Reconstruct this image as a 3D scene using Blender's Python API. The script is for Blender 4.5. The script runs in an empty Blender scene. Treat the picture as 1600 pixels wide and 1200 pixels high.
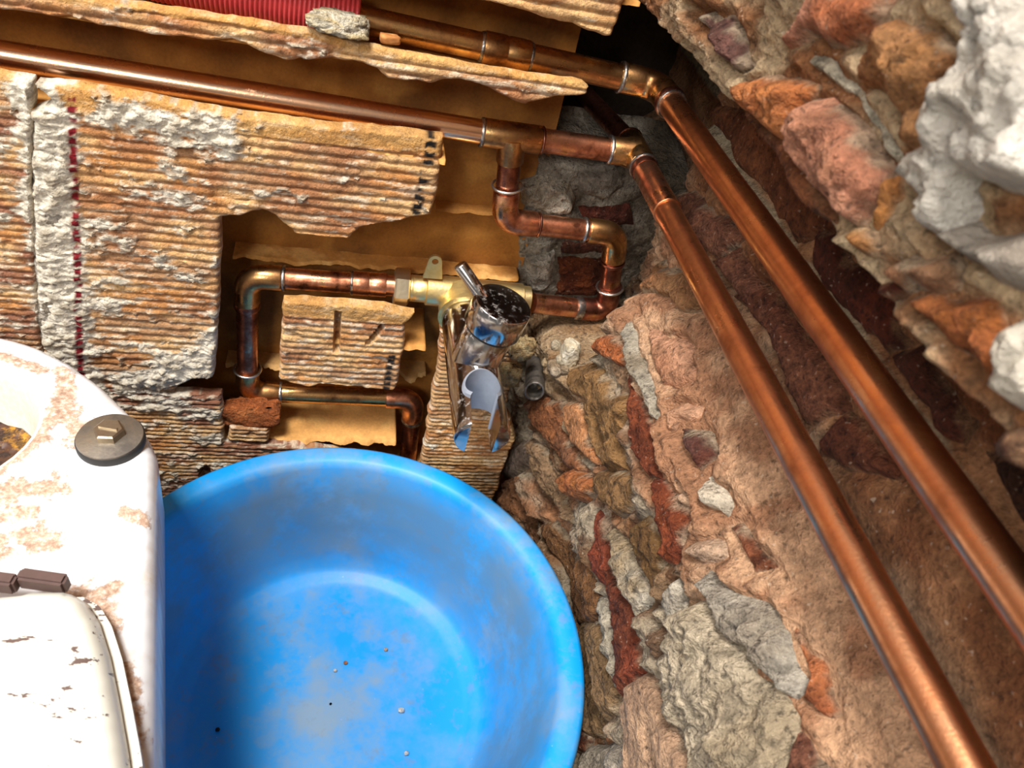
import bpy, bmesh, math, random
import numpy as np
from mathutils import Vector, Matrix
random.seed(7)
C = bpy.context.scene.collection
SC = bpy.context.scene

# ---------------------------------------------------------------- camera, world, light, exposure
F_PX = 1150.0
CAM = np.array([0.0, -0.405, 0.0])
RW = np.array([[0.97225093, 0.05158882, 0.22818134],
               [-0.12912488, -0.69500448, 0.70731572],
               [0.19507664, -0.71715226, -0.66905735]])      # camera (right, down, forward) -> world
cd = bpy.data.cameras.new('camera'); cam = bpy.data.objects.new('camera', cd); C.objects.link(cam)
cd.sensor_width = 36.0; cd.lens = 36.0 * F_PX / 1600.0; cd.clip_start = 0.01
r_, d_, f_ = RW[:, 0], RW[:, 1], RW[:, 2]
cam.matrix_world = Matrix(((r_[0], -d_[0], -f_[0], CAM[0]), (r_[1], -d_[1], -f_[1], CAM[1]),
                           (r_[2], -d_[2], -f_[2], CAM[2]), (0, 0, 0, 1)))
cd.dof.use_dof = True; cd.dof.focus_distance = 0.46; cd.dof.aperture_fstop = 16.0
SC.camera = cam

w = bpy.data.worlds.new('world'); SC.world = w; w.use_nodes = True
w.node_tree.nodes['Background'].inputs[0].default_value = (1.0, 0.98, 0.96, 1)
w.node_tree.nodes['Background'].inputs[1].default_value = 0.19


def area(name, loc, target, size, power, col=(1, 1, 1), sy=None):
    l = bpy.data.lights.new(name, 'AREA'); l.energy = power; l.size = size; l.color = col
    if sy: l.shape = 'RECTANGLE'; l.size_y = sy
    o = bpy.data.objects.new(name, l); C.objects.link(o); o.location = loc
    o.rotation_euler = (Vector(target) - Vector(loc)).to_track_quat('-Z', 'Y').to_euler()
    return o


area('ceiling_lamp', (-0.40, -0.56, 1.45), (0.05, -0.1, -0.3), 0.42, 50, (1.0, 0.98, 0.95))
area('pipe_highlight_fill', (-0.62, -1.35, 0.62), (-0.05, 0.0, -0.2), 0.42, 9, (1.0, 0.97, 0.93), 0.3)  # added fill light that puts the highlight on the main pipe
area('left_fill_light', (-1.35, -0.62, 1.15), (0.1, -0.1, -0.3), 0.7, 25, (0.95, 0.97, 1.0), 1.2)  # added fill light from the left, brightens the slope of the rubble wall
SC.view_settings.view_transform = 'Standard'; SC.view_settings.look = 'None'
SC.view_settings.gamma = 1.0; SC.view_settings.use_curve_mapping = False
SC.view_settings.exposure = 0.1


# ---------------------------------------------------------------- helpers
def ray(px, py):
    return RW @ np.array([(px - 800) / F_PX, (py - 600) / F_PX, 1.0])


def at(p, ax, v):
    """the point of the plane (axis ax = v) that the photograph shows at pixel p"""
    r = ray(*p); t = (v - CAM[ax]) / r[ax]
    return CAM + r * t


def lin(c):
    c = np.asarray(c, float) / 255.0
    return np.where(c <= 0.04045, c / 12.92, ((c + 0.055) / 1.055) ** 2.4)


def _h(ix, iy, iz, s):
    n = (ix.astype(np.int64) * 374761393 + iy.astype(np.int64) * 668265263 + iz.astype(np.int64) * 2147483647 + s * 974634777) & 0xffffffff
    n = ((n ^ (n >> 13)) * 1274126177) & 0xffffffff
    n = n ^ (n >> 16)
    return (n & 0xffff) / 65535.0


def vnoise(x, y, z, s=0):
    ix, iy, iz = np.floor(x), np.floor(y), np.floor(z)
    fx, fy, fz = x - ix, y - iy, z - iz
    fx = fx * fx * (3 - 2 * fx); fy = fy * fy * (3 - 2 * fy); fz = fz * fz * (3 - 2 * fz)
    g = lambda a, b, c: _h(ix + a, iy + b, iz + c, s)
    m = lambda a, b, t: a + (b - a) * t
    return m(m(m(g(0, 0, 0), g(1, 0, 0), fx), m(g(0, 1, 0), g(1, 1, 0), fx), fy),
             m(m(g(0, 0, 1), g(1, 0, 1), fx), m(g(0, 1, 1), g(1, 1, 1), fx), fy), fz)


def fbm(u, v, sc, s=0, oc=4, gain=0.5):
    """centred fractal noise of a 2-D field, about -0.5..0.5"""
    u = np.asarray(u, float); v = np.asarray(v, float)
    a = 1.0; t = 0.0; tot = np.zeros(np.broadcast(u, v).shape)
    for o in range(oc):
        k = sc * 2 ** o
        tot = tot + a * (vnoise(u * k + 17.3 * o + 100, v * k + 9.1 * o + 100, np.zeros_like(tot) + s * 3.7, s + o) - 0.5)
        t += a; a *= gain
    return tot / t * 1.6


def sstep(a, b, x):
    t = np.clip((x - a) / (b - a), 0, 1)
    return t * t * (3 - 2 * t)


def lerp(a, b, t):
    t = np.asarray(t)[..., None] if np.ndim(a) and np.shape(a)[-1:] == (3,) else t
    return a + (b - a) * t


def seg_dist(U, V, poly, closed=True):
    P = np.asarray(poly, float); n = len(P)
    best = np.full(U.shape, 1e9); bu = U.copy(); bv = V.copy()
    for i in range(n if closed else n - 1):
        a = P[i]; b = P[(i + 1) % n]; d = b - a; L = d @ d + 1e-18
        t = np.clip(((U - a[0]) * d[0] + (V - a[1]) * d[1]) / L, 0, 1)
        qu = a[0] + t * d[0]; qv = a[1] + t * d[1]
        e = np.hypot(U - qu, V - qv); m = e < best
        best = np.where(m, e, best); bu = np.where(m, qu, bu); bv = np.where(m, qv, bv)
    return best, bu, bv


def inside(U, V, poly):
    P = np.asarray(poly, float); r = np.zeros(U.shape, bool)
    for i in range(len(P)):
        a = P[i]; b = P[(i + 1) % len(P)]
        c = ((a[1] > V) != (b[1] > V)) & (U < (b[0] - a[0]) * (V - a[1]) / (b[1] - a[1] + 1e-18) + a[0])
        r ^= c
    return r


def ragged(poly, step, amp, s=0):
    """subdivide an outline and break its edge"""
    out = []; P = [np.array(p, float) for p in poly]
    for i, a in enumerate(P):
        b = P[(i + 1) % len(P)]; n = max(1, int(np.linalg.norm(b - a) / step))
        for k in range(n):
            q = a + (b - a) * k / n
            out.append(q)
    Q = np.array(out)
    Q[:, 0] += amp * 2 * fbm(Q[:, 0], Q[:, 1], 0.35 / step, s, 3)
    Q[:, 1] += amp * 2 * fbm(Q[:, 0], Q[:, 1], 0.35 / step, s + 31, 3)
    return Q


def mesh_obj(name, V, F, mat, parent=None, smooth=True, col=None):
    me = bpy.data.meshes.new(name)
    F = np.asarray(F)
    if F.dtype != object and F.ndim == 2:
        V = np.asarray(V, np.float32); k = F.shape[1]
        me.vertices.add(len(V)); me.vertices.foreach_set('co', V.ravel())
        me.loops.add(F.size); me.loops.foreach_set('vertex_index', F.astype(np.int32).ravel())
        me.polygons.add(len(F)); me.polygons.foreach_set('loop_start', np.arange(0, F.size, k, dtype=np.int32))
        me.update(calc_edges=True); me.validate()
    else:
        me.from_pydata([tuple(map(float, v)) for v in V], [], [tuple(map(int, f)) for f in F]); me.update()
    if col is not None:
        ca = me.color_attributes.new('Col', 'FLOAT_COLOR', 'POINT')
        c4 = np.ones((len(me.vertices), 4), np.float32); c4[:, :3] = col
        ca.data.foreach_set('color', c4.ravel())
    if smooth: me.polygons.foreach_set('use_smooth', np.ones(len(me.polygons), bool))
    me.materials.append(mat)
    o = bpy.data.objects.new(name, me); C.objects.link(o)
    if parent is not None: attach(o, parent)
    return o


def bm_obj(name, bm, mat, parent=None, smooth=True, angle=None):
    me = bpy.data.meshes.new(name); bmesh.ops.recalc_face_normals(bm, faces=bm.faces[:]); bm.to_mesh(me); bm.free()
    if smooth: me.polygons.foreach_set('use_smooth', np.ones(len(me.polygons), bool))
    if angle is not None: me.set_sharp_from_angle(angle=math.radians(angle))
    me.materials.append(mat)
    o = bpy.data.objects.new(name, me); C.objects.link(o)
    if parent is not None: attach(o, parent)
    return o


def attach(o, parent):
    o.parent = parent
    o.matrix_parent_inverse = Matrix.Translation(-Vector(parent.location))


def tag(o, label=None, cat=None, group=None, kind=None):
    if label: o['label'] = label
    if cat: o['category'] = cat
    if group: o['group'] = group
    if kind: o['kind'] = kind
    return o


def thing(name, label, cat, loc, group=None):
    o = bpy.data.objects.new(name, None); C.objects.link(o); o.location = Vector(loc); o.empty_display_size = 0.02
    return tag(o, label, cat, group)


def grid_plate(poly, du, dv, us=None, vs=None):
    P = np.asarray(poly, float)
    u0, v0 = P.min(0); u1, v1 = P.max(0)
    us = np.arange(u0 - du, u1 + 2 * du, du); vs = np.arange(v0 - dv, v1 + 2 * dv, dv)
    GU, GV = np.meshgrid(us, vs, indexing='ij')
    cu = (us[:-1] + us[1:]) / 2; cv = (vs[:-1] + vs[1:]) / 2
    CU, CV = np.meshgrid(cu, cv, indexing='ij')
    keep = inside(CU, CV, P)
    nu, nv = GU.shape
    cnt = np.zeros((nu, nv), int)
    for a, b in ((0, 0), (1, 0), (0, 1), (1, 1)):
        cnt[a:nu - 1 + a, b:nv - 1 + b] += keep
    used = cnt > 0; bnd = used & (cnt < 4)
    idx = -np.ones((nu, nv), int); idx[used] = np.arange(used.sum())
    U = GU[used]; V = GV[used]; B = bnd[used]
    ii, jj = np.nonzero(keep)
    F = np.stack([idx[ii, jj], idx[ii + 1, jj], idx[ii + 1, jj + 1], idx[ii, jj + 1]], 1)
    D, bu, bv = seg_dist(U, V, P)
    U = np.where(B, bu, U); V = np.where(B, bv, V); D = np.where(B, 0.0, D)
    e = np.concatenate([F[:, [0, 1]], F[:, [1, 2]], F[:, [2, 3]], F[:, [3, 0]]])
    key = {}
    for a, b in e.tolist():
        if (b, a) in key: del key[(b, a)]
        else: key[(a, b)] = 1
    return U, V, D, F, np.array(list(key.keys()), int)


def add_skirt(Pf, F, E, back):
    """walls from the outline of a plate to the back outline (points back[i] for vertex i)"""
    bi = np.unique(E); m = -np.ones(len(Pf), int); m[bi] = len(Pf) + np.arange(len(bi))
    V = np.concatenate([Pf, back[bi]])
    S = np.stack([E[:, 1], E[:, 0], m[E[:, 0]], m[E[:, 1]]], 1)
    return V, np.concatenate([F, S]), bi


def sweep(path, rad, seg=20, caps=True):
    """tube along a polyline"""
    P = np.asarray(path, float); n = len(P)
    rad = np.full(n, rad) if np.ndim(rad) == 0 else np.asarray(rad, float)
    T = np.gradient(P, axis=0) if n > 2 else np.repeat((P[1] - P[0])[None], 2, 0)
    T = T / (np.linalg.norm(T, axis=1)[:, None] + 1e-12)
    a = np.array([0, 0, 1.0]) if abs(T[0][2]) < 0.8 else np.array([0, 1.0, 0])
    N = np.cross(T[0], a); N /= np.linalg.norm(N)
    Vs = []; ang = np.arange(seg) * 2 * np.pi / seg
    for i in range(n):
        N = N - T[i] * (N @ T[i]); N /= np.linalg.norm(N); Bv = np.cross(T[i], N)
        Vs.append(P[i] + rad[i] * (np.cos(ang)[:, None] * N + np.sin(ang)[:, None] * Bv))
    V = np.concatenate(Vs).tolist(); F = []
    for i in range(n - 1):
        for k in range(seg):
            k2 = (k + 1) % seg
            F.append((i * seg + k, i * seg + k2, (i + 1) * seg + k2, (i + 1) * seg + k))
    if caps:
        F.append(tuple(range(seg - 1, -1, -1))); F.append(tuple((n - 1) * seg + k for k in range(seg)))
    return V, F


def tube(name, path, rad, mat, parent, seg=20, caps=True):
    V, F = sweep(path, rad, seg, caps)
    o = mesh_obj(name, V, np.array(F, dtype=object), mat, parent)
    o.data.set_sharp_from_angle(angle=math.radians(50))
    return o


def multi(name, parts, mat, parent, angle=50):
    V = []; F = []
    for v, f in parts:
        k = len(V); V += list(v); F += [tuple(i + k for i in q) for q in f]
    o = mesh_obj(name, V, np.array(F, dtype=object), mat, parent)
    o.data.set_sharp_from_angle(angle=math.radians(angle))
    return o


def bend(a, c, b, r, n=10):
    """path a -> corner c -> b with a round bend of radius r, bend points only"""
    a, c, b = map(np.array, (a, c, b))
    d1 = (a - c) / np.linalg.norm(a - c); d2 = (b - c) / np.linalg.norm(b - c)
    th = math.acos(np.clip(d1 @ d2, -1, 1)); L = r / math.tan(th / 2)
    bis = (d1 + d2) / np.linalg.norm(d1 + d2); ctr = c + bis * r / math.sin(th / 2)
    p1 = c + d1 * L; p2 = c + d2 * L
    v1 = p1 - ctr; v2 = p2 - ctr; om = math.acos(np.clip(v1 @ v2 / r / r, -1, 1))
    return [ctr + (math.sin((1 - t) * om) * v1 + math.sin(t * om) * v2) / math.sin(om) for t in np.linspace(0, 1, n)]


# ---------------------------------------------------------------- materials
def mat_new(name):
    m = bpy.data.materials.new(name); m.use_nodes = True
    nt = m.node_tree; return m, nt, nt.nodes['Principled BSDF']


def nd(nt, t, **kw):
    n = nt.nodes.new(t)
    for k, v in kw.items(): setattr(n, k, v)
    return n


def noise_node(nt, co, sc, det=4, rough=0.6):
    n = nd(nt, 'ShaderNodeTexNoise'); n.inputs['Scale'].default_value = sc
    n.inputs['Detail'].default_value = det; n.inputs['Roughness'].default_value = rough
    nt.links.new(co, n.inputs['Vector']); return n


def ramp(nt, fac, stops):
    r = nd(nt, 'ShaderNodeValToRGB'); nt.links.new(fac, r.inputs[0]); el = r.color_ramp.elements
    while len(el) < len(stops): el.new(0.5)
    for e, (p, c) in zip(el, stops):
        e.position = p; e.color = tuple(c) + (1,) if len(c) == 3 else c
    return r


def mix(nt, fac, a, b, mode='MIX'):
    n = nd(nt, 'ShaderNodeMix', data_type='RGBA', blend_type=mode)
    for v, i in ((fac, 0), (a, 6), (b, 7)):
        if hasattr(v, 'links') or isinstance(v, bpy.types.NodeSocket): nt.links.new(v, n.inputs[i])
        else: n.inputs[i].default_value = v if i == 0 else (tuple(v) + (1,))
    return n.outputs[2]


def bump(nt, b, h, strength, dist):
    n = nd(nt, 'ShaderNodeBump'); n.inputs['Strength'].default_value = strength; n.inputs['Distance'].default_value = dist
    nt.links.new(h, n.inputs['Height']); nt.links.new(n.outputs[0], b.inputs['Normal'])


def rough_mat(name, fine=500, coarse=90, strength=0.8, dist=0.0012, rough=0.9, contrast=0.35, speck=0.0, pit_shade=0.0):
    """mineral surface: colour attribute 'Col' broken up by grain, with fine relief"""
    m, nt, b = mat_new(name)
    a = nd(nt, 'ShaderNodeAttribute', attribute_name='Col'); co = nd(nt, 'ShaderNodeTexCoord').outputs['Object']
    n1 = noise_node(nt, co, fine, 5, 0.65); n2 = noise_node(nt, co, coarse, 4, 0.6)
    s = nd(nt, 'ShaderNodeMath', operation='ADD'); nt.links.new(n1.outputs[0], s.inputs[0]); nt.links.new(n2.outputs[0], s.inputs[1])
    r = ramp(nt, s.outputs[0], [(0.0, (1 - contrast * 1.6,) * 3), (0.5, (1, 1, 1)), (1.0, (1 + contrast * 1.6,) * 3)])
    r2 = nd(nt, 'ShaderNodeMapRange'); nt.links.new(s.outputs[0], r2.inputs[0])
    r2.inputs[1].default_value = 0.7; r2.inputs[2].default_value = 1.3; r2.inputs[3].default_value = 1 - contrast; r2.inputs[4].default_value = 1 + contrast
    vm = nd(nt, 'ShaderNodeVectorMath', operation='SCALE'); nt.links.new(a.outputs['Color'], vm.inputs[0]); nt.links.new(r2.outputs[0], vm.inputs['Scale'])
    out = vm.outputs[0]
    if pit_shade:
        n4 = noise_node(nt, co, 300, 3, 0.6); pr = ramp(nt, n4.outputs[0], [(0.32, (1 - pit_shade,) * 3), (0.42, (1, 1, 1))])  # shade of small pits painted into the colour as dark specks
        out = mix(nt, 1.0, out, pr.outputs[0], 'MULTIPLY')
    if speck:
        n3 = noise_node(nt, co, 420, 1, 0.4); sp = ramp(nt, n3.outputs[0], [(0.70, (0, 0, 0)), (0.76, (1, 1, 1))])
        f = nd(nt, 'ShaderNodeMath', operation='MULTIPLY'); nt.links.new(sp.outputs[0], f.inputs[0]); f.inputs[1].default_value = speck
        out = mix(nt, f.outputs[0], out, tuple(lin((225, 205, 180))))
    nt.links.new(out, b.inputs['Base Color'])
    b.inputs['Roughness'].default_value = rough
    b.inputs['Specular IOR Level'].default_value = 0.25
    bump(nt, b, s.outputs[0], strength, dist)
    return m


def metal_mat(name, stops, sc=70, rough=(0.22, 0.42), fine=900, bstr=0.12, stretch=None):
    m, nt, b = mat_new(name); co = nd(nt, 'ShaderNodeTexCoord').outputs['Object']
    if stretch:
        mp = nd(nt, 'ShaderNodeMapping'); mp.inputs['Scale'].default_value = stretch; nt.links.new(co, mp.inputs[0]); co = mp.outputs[0]
    n1 = noise_node(nt, co, sc, 5, 0.62); n2 = noise_node(nt, co, fine, 3, 0.6)
    r = ramp(nt, n1.outputs[0], stops)
    nt.links.new(r.outputs[0], b.inputs['Base Color']); b.inputs['Metallic'].default_value = 1.0
    mr = nd(nt, 'ShaderNodeMapRange'); nt.links.new(n1.outputs[0], mr.inputs[0])
    mr.inputs[1].default_value = 0.35; mr.inputs[2].default_value = 0.65; mr.inputs[3].default_value = rough[1]; mr.inputs[4].default_value = rough[0]
    nt.links.new(mr.outputs[0], b.inputs['Roughness'])
    bump(nt, b, n2.outputs[0], bstr, 0.0006)
    return m


M_CLAY = rough_mat('ribbed_clay', 700, 200, 0.9, 0.0016, 0.85, 0.36)
M_SHELL = rough_mat('hollow_clay_inside', 500, 60, 0.45, 0.0006, 0.8, 0.22)
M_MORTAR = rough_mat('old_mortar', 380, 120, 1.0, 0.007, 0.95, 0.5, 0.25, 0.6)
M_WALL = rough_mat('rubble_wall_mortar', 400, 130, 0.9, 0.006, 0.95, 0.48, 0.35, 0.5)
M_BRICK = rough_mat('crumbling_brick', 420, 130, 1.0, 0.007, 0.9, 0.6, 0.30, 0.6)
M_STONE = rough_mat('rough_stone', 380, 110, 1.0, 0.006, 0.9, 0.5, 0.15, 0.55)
M_PLAST = rough_mat('white_lime_plaster', 300, 90, 1.0, 0.004, 0.95, 0.2)

PINK = [(0.30, (0.10, 0.035, 0.018)), (0.42, (0.45, 0.17, 0.085)), (0.52, (0.74, 0.34, 0.20)), (0.62, (0.80, 0.43, 0.22)), (0.72, (0.55, 0.30, 0.09))]
CLEAN = [(0.30, (0.70, 0.34, 0.17)), (0.5, (0.90, 0.53, 0.32)), (0.7, (0.95, 0.63, 0.42))]
WARM = [(0.28, (0.28, 0.085, 0.03)), (0.45, (0.62, 0.25, 0.11)), (0.6, (0.80, 0.38, 0.19)), (0.75, (0.88, 0.52, 0.34))]
DARKC = [(0.3, (0.05, 0.02, 0.015)), (0.45, (0.22, 0.075, 0.045)), (0.6, (0.45, 0.18, 0.11)), (0.75, (0.62, 0.36, 0.14))]
M_COP = metal_mat('mottled_copper', PINK, 75, (0.22, 0.45))
M_COPC = metal_mat('clean_copper', CLEAN, 30, (0.2, 0.32), 600, 0.08)
M_COPW = metal_mat('brown_copper', WARM, 40, (0.24, 0.42), 700, 0.12)
M_COPD = metal_mat('scorched_copper', DARKC, 80, (0.2, 0.5))
M_BRASSC = metal_mat('bronzed_copper', [(0.3, (0.16, 0.07, 0.03)), (0.48, (0.5, 0.26, 0.10)), (0.65, (0.68, 0.42, 0.17))], 75, (0.2, 0.42))
M_BRASS = metal_mat('brass', [(0.3, (0.55, 0.37, 0.12)), (0.5, (0.78, 0.58, 0.24)), (0.7, (0.85, 0.70, 0.38))], 60, (0.36, 0.55), 500, 0.25)
M_NUT = metal_mat('plain_brass_nut', [(0.3, (0.6, 0.48, 0.30)), (0.6, (0.82, 0.72, 0.52))], 60, (0.28, 0.42), 500, 0.15)
M_TIN = metal_mat('solder', [(0.36, (0.07, 0.06, 0.05)), (0.5, (0.38, 0.35, 0.32)), (0.66, (0.75, 0.73, 0.70))], 200, (0.25, 0.5), 500, 0.4)
M_WIRE = metal_mat('bright_solder_ring', [(0.3, (0.7, 0.67, 0.62)), (0.7, (0.9, 0.88, 0.85))], 60, (0.25, 0.35))
M_LEAD = metal_mat('dirty_lead', [(0.35, (0.10, 0.085, 0.07)), (0.5, (0.25, 0.22, 0.19)), (0.65, (0.42, 0.36, 0.28))], 130, (0.5, 0.75), 600, 0.5)


def chrome_mat():
    m, nt, b = mat_new('dusty_chrome'); co = nd(nt, 'ShaderNodeTexCoord').outputs['Object']
    n = noise_node(nt, co, 220, 6, 0.7); r = ramp(nt, n.outputs[0], [(0.53, (0, 0, 0)), (0.68, (1, 1, 1))])
    n2 = noise_node(nt, co, 35, 3, 0.5); r2 = ramp(nt, n2.outputs[0], [(0.42, (0.05, 0.05, 0.05)), (0.62, (0.75, 0.75, 0.75))])
    f = nd(nt, 'ShaderNodeMath', operation='MULTIPLY'); nt.links.new(r.outputs[0], f.inputs[0]); nt.links.new(r2.outputs[0], f.inputs[1])
    nt.links.new(mix(nt, f.outputs[0], (0.52, 0.48, 0.45), (0.50, 0.43, 0.35)), b.inputs['Base Color'])
    inv = nd(nt, 'ShaderNodeMath', operation='SUBTRACT'); inv.inputs[0].default_value = 1.0; nt.links.new(f.outputs[0], inv.inputs[1])
    nt.links.new(inv.outputs[0], b.inputs['Metallic'])
    rr = nd(nt, 'ShaderNodeMath', operation='MULTIPLY_ADD'); nt.links.new(f.outputs[0], rr.inputs[0]); rr.inputs[1].default_value = 0.45; rr.inputs[2].default_value = 0.15
    nt.links.new(rr.outputs[0], b.inputs['Roughness'])
    return m


M_CHROME = chrome_mat()


def plain_mat(name, col, rough=0.5, bsc=300, bstr=0.15, var=0.12, metallic=0.0):
    m, nt, b = mat_new(name); co = nd(nt, 'ShaderNodeTexCoord').outputs['Object']
    n = noise_node(nt, co, bsc, 4, 0.6); c = lin(col)
    r = ramp(nt, n.outputs[0], [(0.3, tuple(c * (1 - var))), (0.7, tuple(np.minimum(c * (1 + var), 1)))])
    nt.links.new(r.outputs[0], b.inputs['Base Color']); b.inputs['Roughness'].default_value = rough; b.inputs['Metallic'].default_value = metallic
    bump(nt, b, n.outputs[0], bstr, 0.0006)
    return m


def dirty_mat(name, base, layers, rough=0.3, spec=0.5, bstr=0.1, film=None):
    """layers: (colour, noise scale, lo, hi, amount, optional stretch)"""
    m, nt, b = mat_new(name); co = nd(nt, 'ShaderNodeTexCoord').outputs['Object']
    cur = tuple(lin(base)); tot = None
    for L in layers:
        col, sc, lo, hi, am = L[:5]; c2 = co
        mp = nd(nt, 'ShaderNodeMapping'); mp.inputs['Location'].default_value = (sc * 0.13, sc * 0.07, 1.3)
        if len(L) > 5: mp.inputs['Scale'].default_value = L[5]
        nt.links.new(co, mp.inputs[0]); c2 = mp.outputs[0]
        n = noise_node(nt, c2, sc, 6, 0.68)
        r = ramp(nt, n.outputs[0], [(lo, (0, 0, 0)), (hi, (am, am, am))])
        cur = mix(nt, r.outputs[0], cur, tuple(lin(col))); tot = r.outputs[0]
    if film:
        a = nd(nt, 'ShaderNodeAttribute', attribute_name='Col'); nz = noise_node(nt, co, 13, 6, 0.7)
        fm = nd(nt, 'ShaderNodeMapRange', interpolation_type='SMOOTHSTEP'); nt.links.new(nz.outputs[0], fm.inputs[0]); fm.inputs[1].default_value = 0.34; fm.inputs[2].default_value = 0.56; fm.inputs[3].default_value = 0.15
        fx = nd(nt, 'ShaderNodeMath', operation='MULTIPLY'); nt.links.new(fm.outputs[0], fx.inputs[0]); nt.links.new(a.outputs['Fac'], fx.inputs[1])
        cur = mix(nt, fx.outputs[0], cur, tuple(lin(film)))
    nt.links.new(cur, b.inputs['Base Color'])
    rr = nd(nt, 'ShaderNodeMath', operation='MULTIPLY_ADD'); nt.links.new(tot, rr.inputs[0]); rr.inputs[1].default_value = 0.35; rr.inputs[2].default_value = rough
    nt.links.new(rr.outputs[0], b.inputs['Roughness']); b.inputs['Specular IOR Level'].default_value = spec
    bump(nt, b, tot, bstr, 0.0006)
    return m


M_BLUE = dirty_mat('dusty_blue_plastic', (8, 150, 226), [((120, 150, 175), 16, 0.46, 0.66, 0.5), ((150, 150, 135), 10, 0.54, 0.68, 0.55), ((120, 125, 125), 60, 0.56, 0.68, 0.4), ((210, 215, 220), 330, 0.70, 0.76, 0.8)], 0.46, 0.4, 0.1, (92, 120, 142))
M_RED = plain_mat('red_plastic', (206, 72, 72), 0.38, 200, 0.05)
M_GREY = plain_mat('grey_plastic', (140, 145, 155), 0.5, 300, 0.05, 0.06)
M_RUBBER = plain_mat('black_rubber', (40, 38, 36), 0.6, 300, 0.2)
M_WASH = metal_mat('tarnished_washer', [(0.3, (0.16, 0.14, 0.12)), (0.5, (0.30, 0.26, 0.21)), (0.7, (0.45, 0.38, 0.28))], 60, (0.45, 0.6), 500, 0.15)
M_BOLT = metal_mat('tarnished_bolt', [(0.3, (0.28, 0.22, 0.15)), (0.7, (0.6, 0.52, 0.40))], 90, (0.3, 0.45), 500, 0.2)
M_PORC = dirty_mat('dusty_white_porcelain', (236, 236, 238), [((186, 150, 122), 22, 0.54, 0.62, 0.9, (1, 0.7, 1)), ((170, 128, 95), 60, 0.62, 0.68, 0.85), ((120, 95, 75), 260, 0.71, 0.76, 0.7)], 0.12, 0.5)
def porcelain():
    m, nt, b = mat_new('porcelain_with_brick_dust'); co = nd(nt, 'ShaderNodeTexCoord').outputs['Object']
    a = nd(nt, 'ShaderNodeAttribute', attribute_name='Col'); n = noise_node(nt, co, 90, 7, 0.72); n2 = noise_node(nt, co, 330, 4, 0.7); n3 = noise_node(nt, co, 34, 5, 0.65)
    ad = nd(nt, 'ShaderNodeMath', operation='MULTIPLY_ADD'); nt.links.new(n.outputs[0], ad.inputs[0]); ad.inputs[1].default_value = 2.6; nt.links.new(a.outputs['Fac'], ad.inputs[2])
    r = ramp(nt, ad.outputs[0], [(0.0, (0, 0, 0)), (1.0, (1, 1, 1))])
    mr = nd(nt, 'ShaderNodeMapRange', interpolation_type='SMOOTHSTEP'); nt.links.new(ad.outputs[0], mr.inputs[0]); mr.inputs[1].default_value = 1.66; mr.inputs[2].default_value = 1.95; mr.inputs[4].default_value = 0.92
    dirt = ramp(nt, n2.outputs[0], [(0.36, tuple(lin((150, 112, 84)))), (0.52, tuple(lin((196, 160, 132)))), (0.66, tuple(lin((232, 214, 196))))])
    film = ramp(nt, n3.outputs[0], [(0.50, tuple(lin((226, 226, 228)))), (0.66, tuple(lin((214, 206, 198))))])
    nt.links.new(mix(nt, mr.outputs[0], film.outputs[0], dirt.outputs[0]), b.inputs['Base Color'])
    rr = nd(nt, 'ShaderNodeMath', operation='MULTIPLY_ADD'); nt.links.new(mr.outputs[0], rr.inputs[0]); rr.inputs[1].default_value = 0.6; rr.inputs[2].default_value = 0.14
    nt.links.new(rr.outputs[0], b.inputs['Roughness']); bump(nt, b, mr.outputs[0], 0.4, 0.0012)
    return m


M_PORCD = porcelain()
M_SEAT = dirty_mat('chipped_cream_seat', (230, 229, 216), [((92, 70, 66), 95, 0.605, 0.62, 0.95, (0.6, 1.4, 1)), ((120, 110, 105), 190, 0.71, 0.74, 0.9)], 0.25, 0.5)
M_HINGE = plain_mat('brown_hinge_plastic', (88, 66, 60), 0.5, 200, 0.1)
M_RUST = dirty_mat('rusty_sludge', (70, 38, 16), [((205, 145, 30), 40, 0.5, 0.62, 0.9), ((30, 15, 8), 170, 0.5, 0.6, 0.8)], 0.45, 0.5, 0.8)
M_CONC = rough_mat('concrete', 300, 60, 0.6, 0.002)

# ---------------------------------------------------------------- floor
FZ = -0.77; STEP = -0.568
bm = bmesh.new()
prof = [(-1.3, FZ - 0.05), (-1.3, FZ), (-0.19, FZ), (-0.19, STEP), (0.30, STEP), (0.30, FZ - 0.05)]
a = [bm.verts.new((x, -1.3, z)) for x, z in prof]; b_ = [bm.verts.new((x, 0.17, z)) for x, z in prof]
for i in range(len(prof)):
    j = (i + 1) % len(prof); bm.faces.new((a[i], a[j], b_[j], b_[i]))
bm.faces.new(a); bm.faces.new(b_[::-1])
m, nt, bs = mat_new('floor_screed'); co = nd(nt, 'ShaderNodeTexCoord').outputs['Object']; n = noise_node(nt, co, 25, 6, 0.65)
rr = ramp(nt, n.outputs[0], [(0.3, tuple(lin((110, 95, 80)))), (0.7, tuple(lin((160, 145, 125))))]); nt.links.new(rr.outputs[0], bs.inputs[0]); bs.inputs['Roughness'].default_value = 0.9
bump(nt, bs, n.outputs[0], 0.5, 0.004)
floor = bm_obj('floor', bm, m, None, False); tag(floor, 'rough screed floor with a low step beside the toilet', kind='structure')

# ---------------------------------------------------------------- left wall: hollow clay blocks with ribbed faces
YB = 0.050
CTAN, CORA, CBRN, CRED = lin((206, 164, 112)), lin((186, 128, 74)), lin((140, 94, 70)), lin((164, 84, 52))
CMOR, CMORD, COCH = lin((224, 214, 194)), lin((176, 162, 140)), lin((158, 104, 44))


def L2(pts):
    return [(q[0], q[2]) for q in (at(p, 1, 0.0) for p in pts)]


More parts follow.
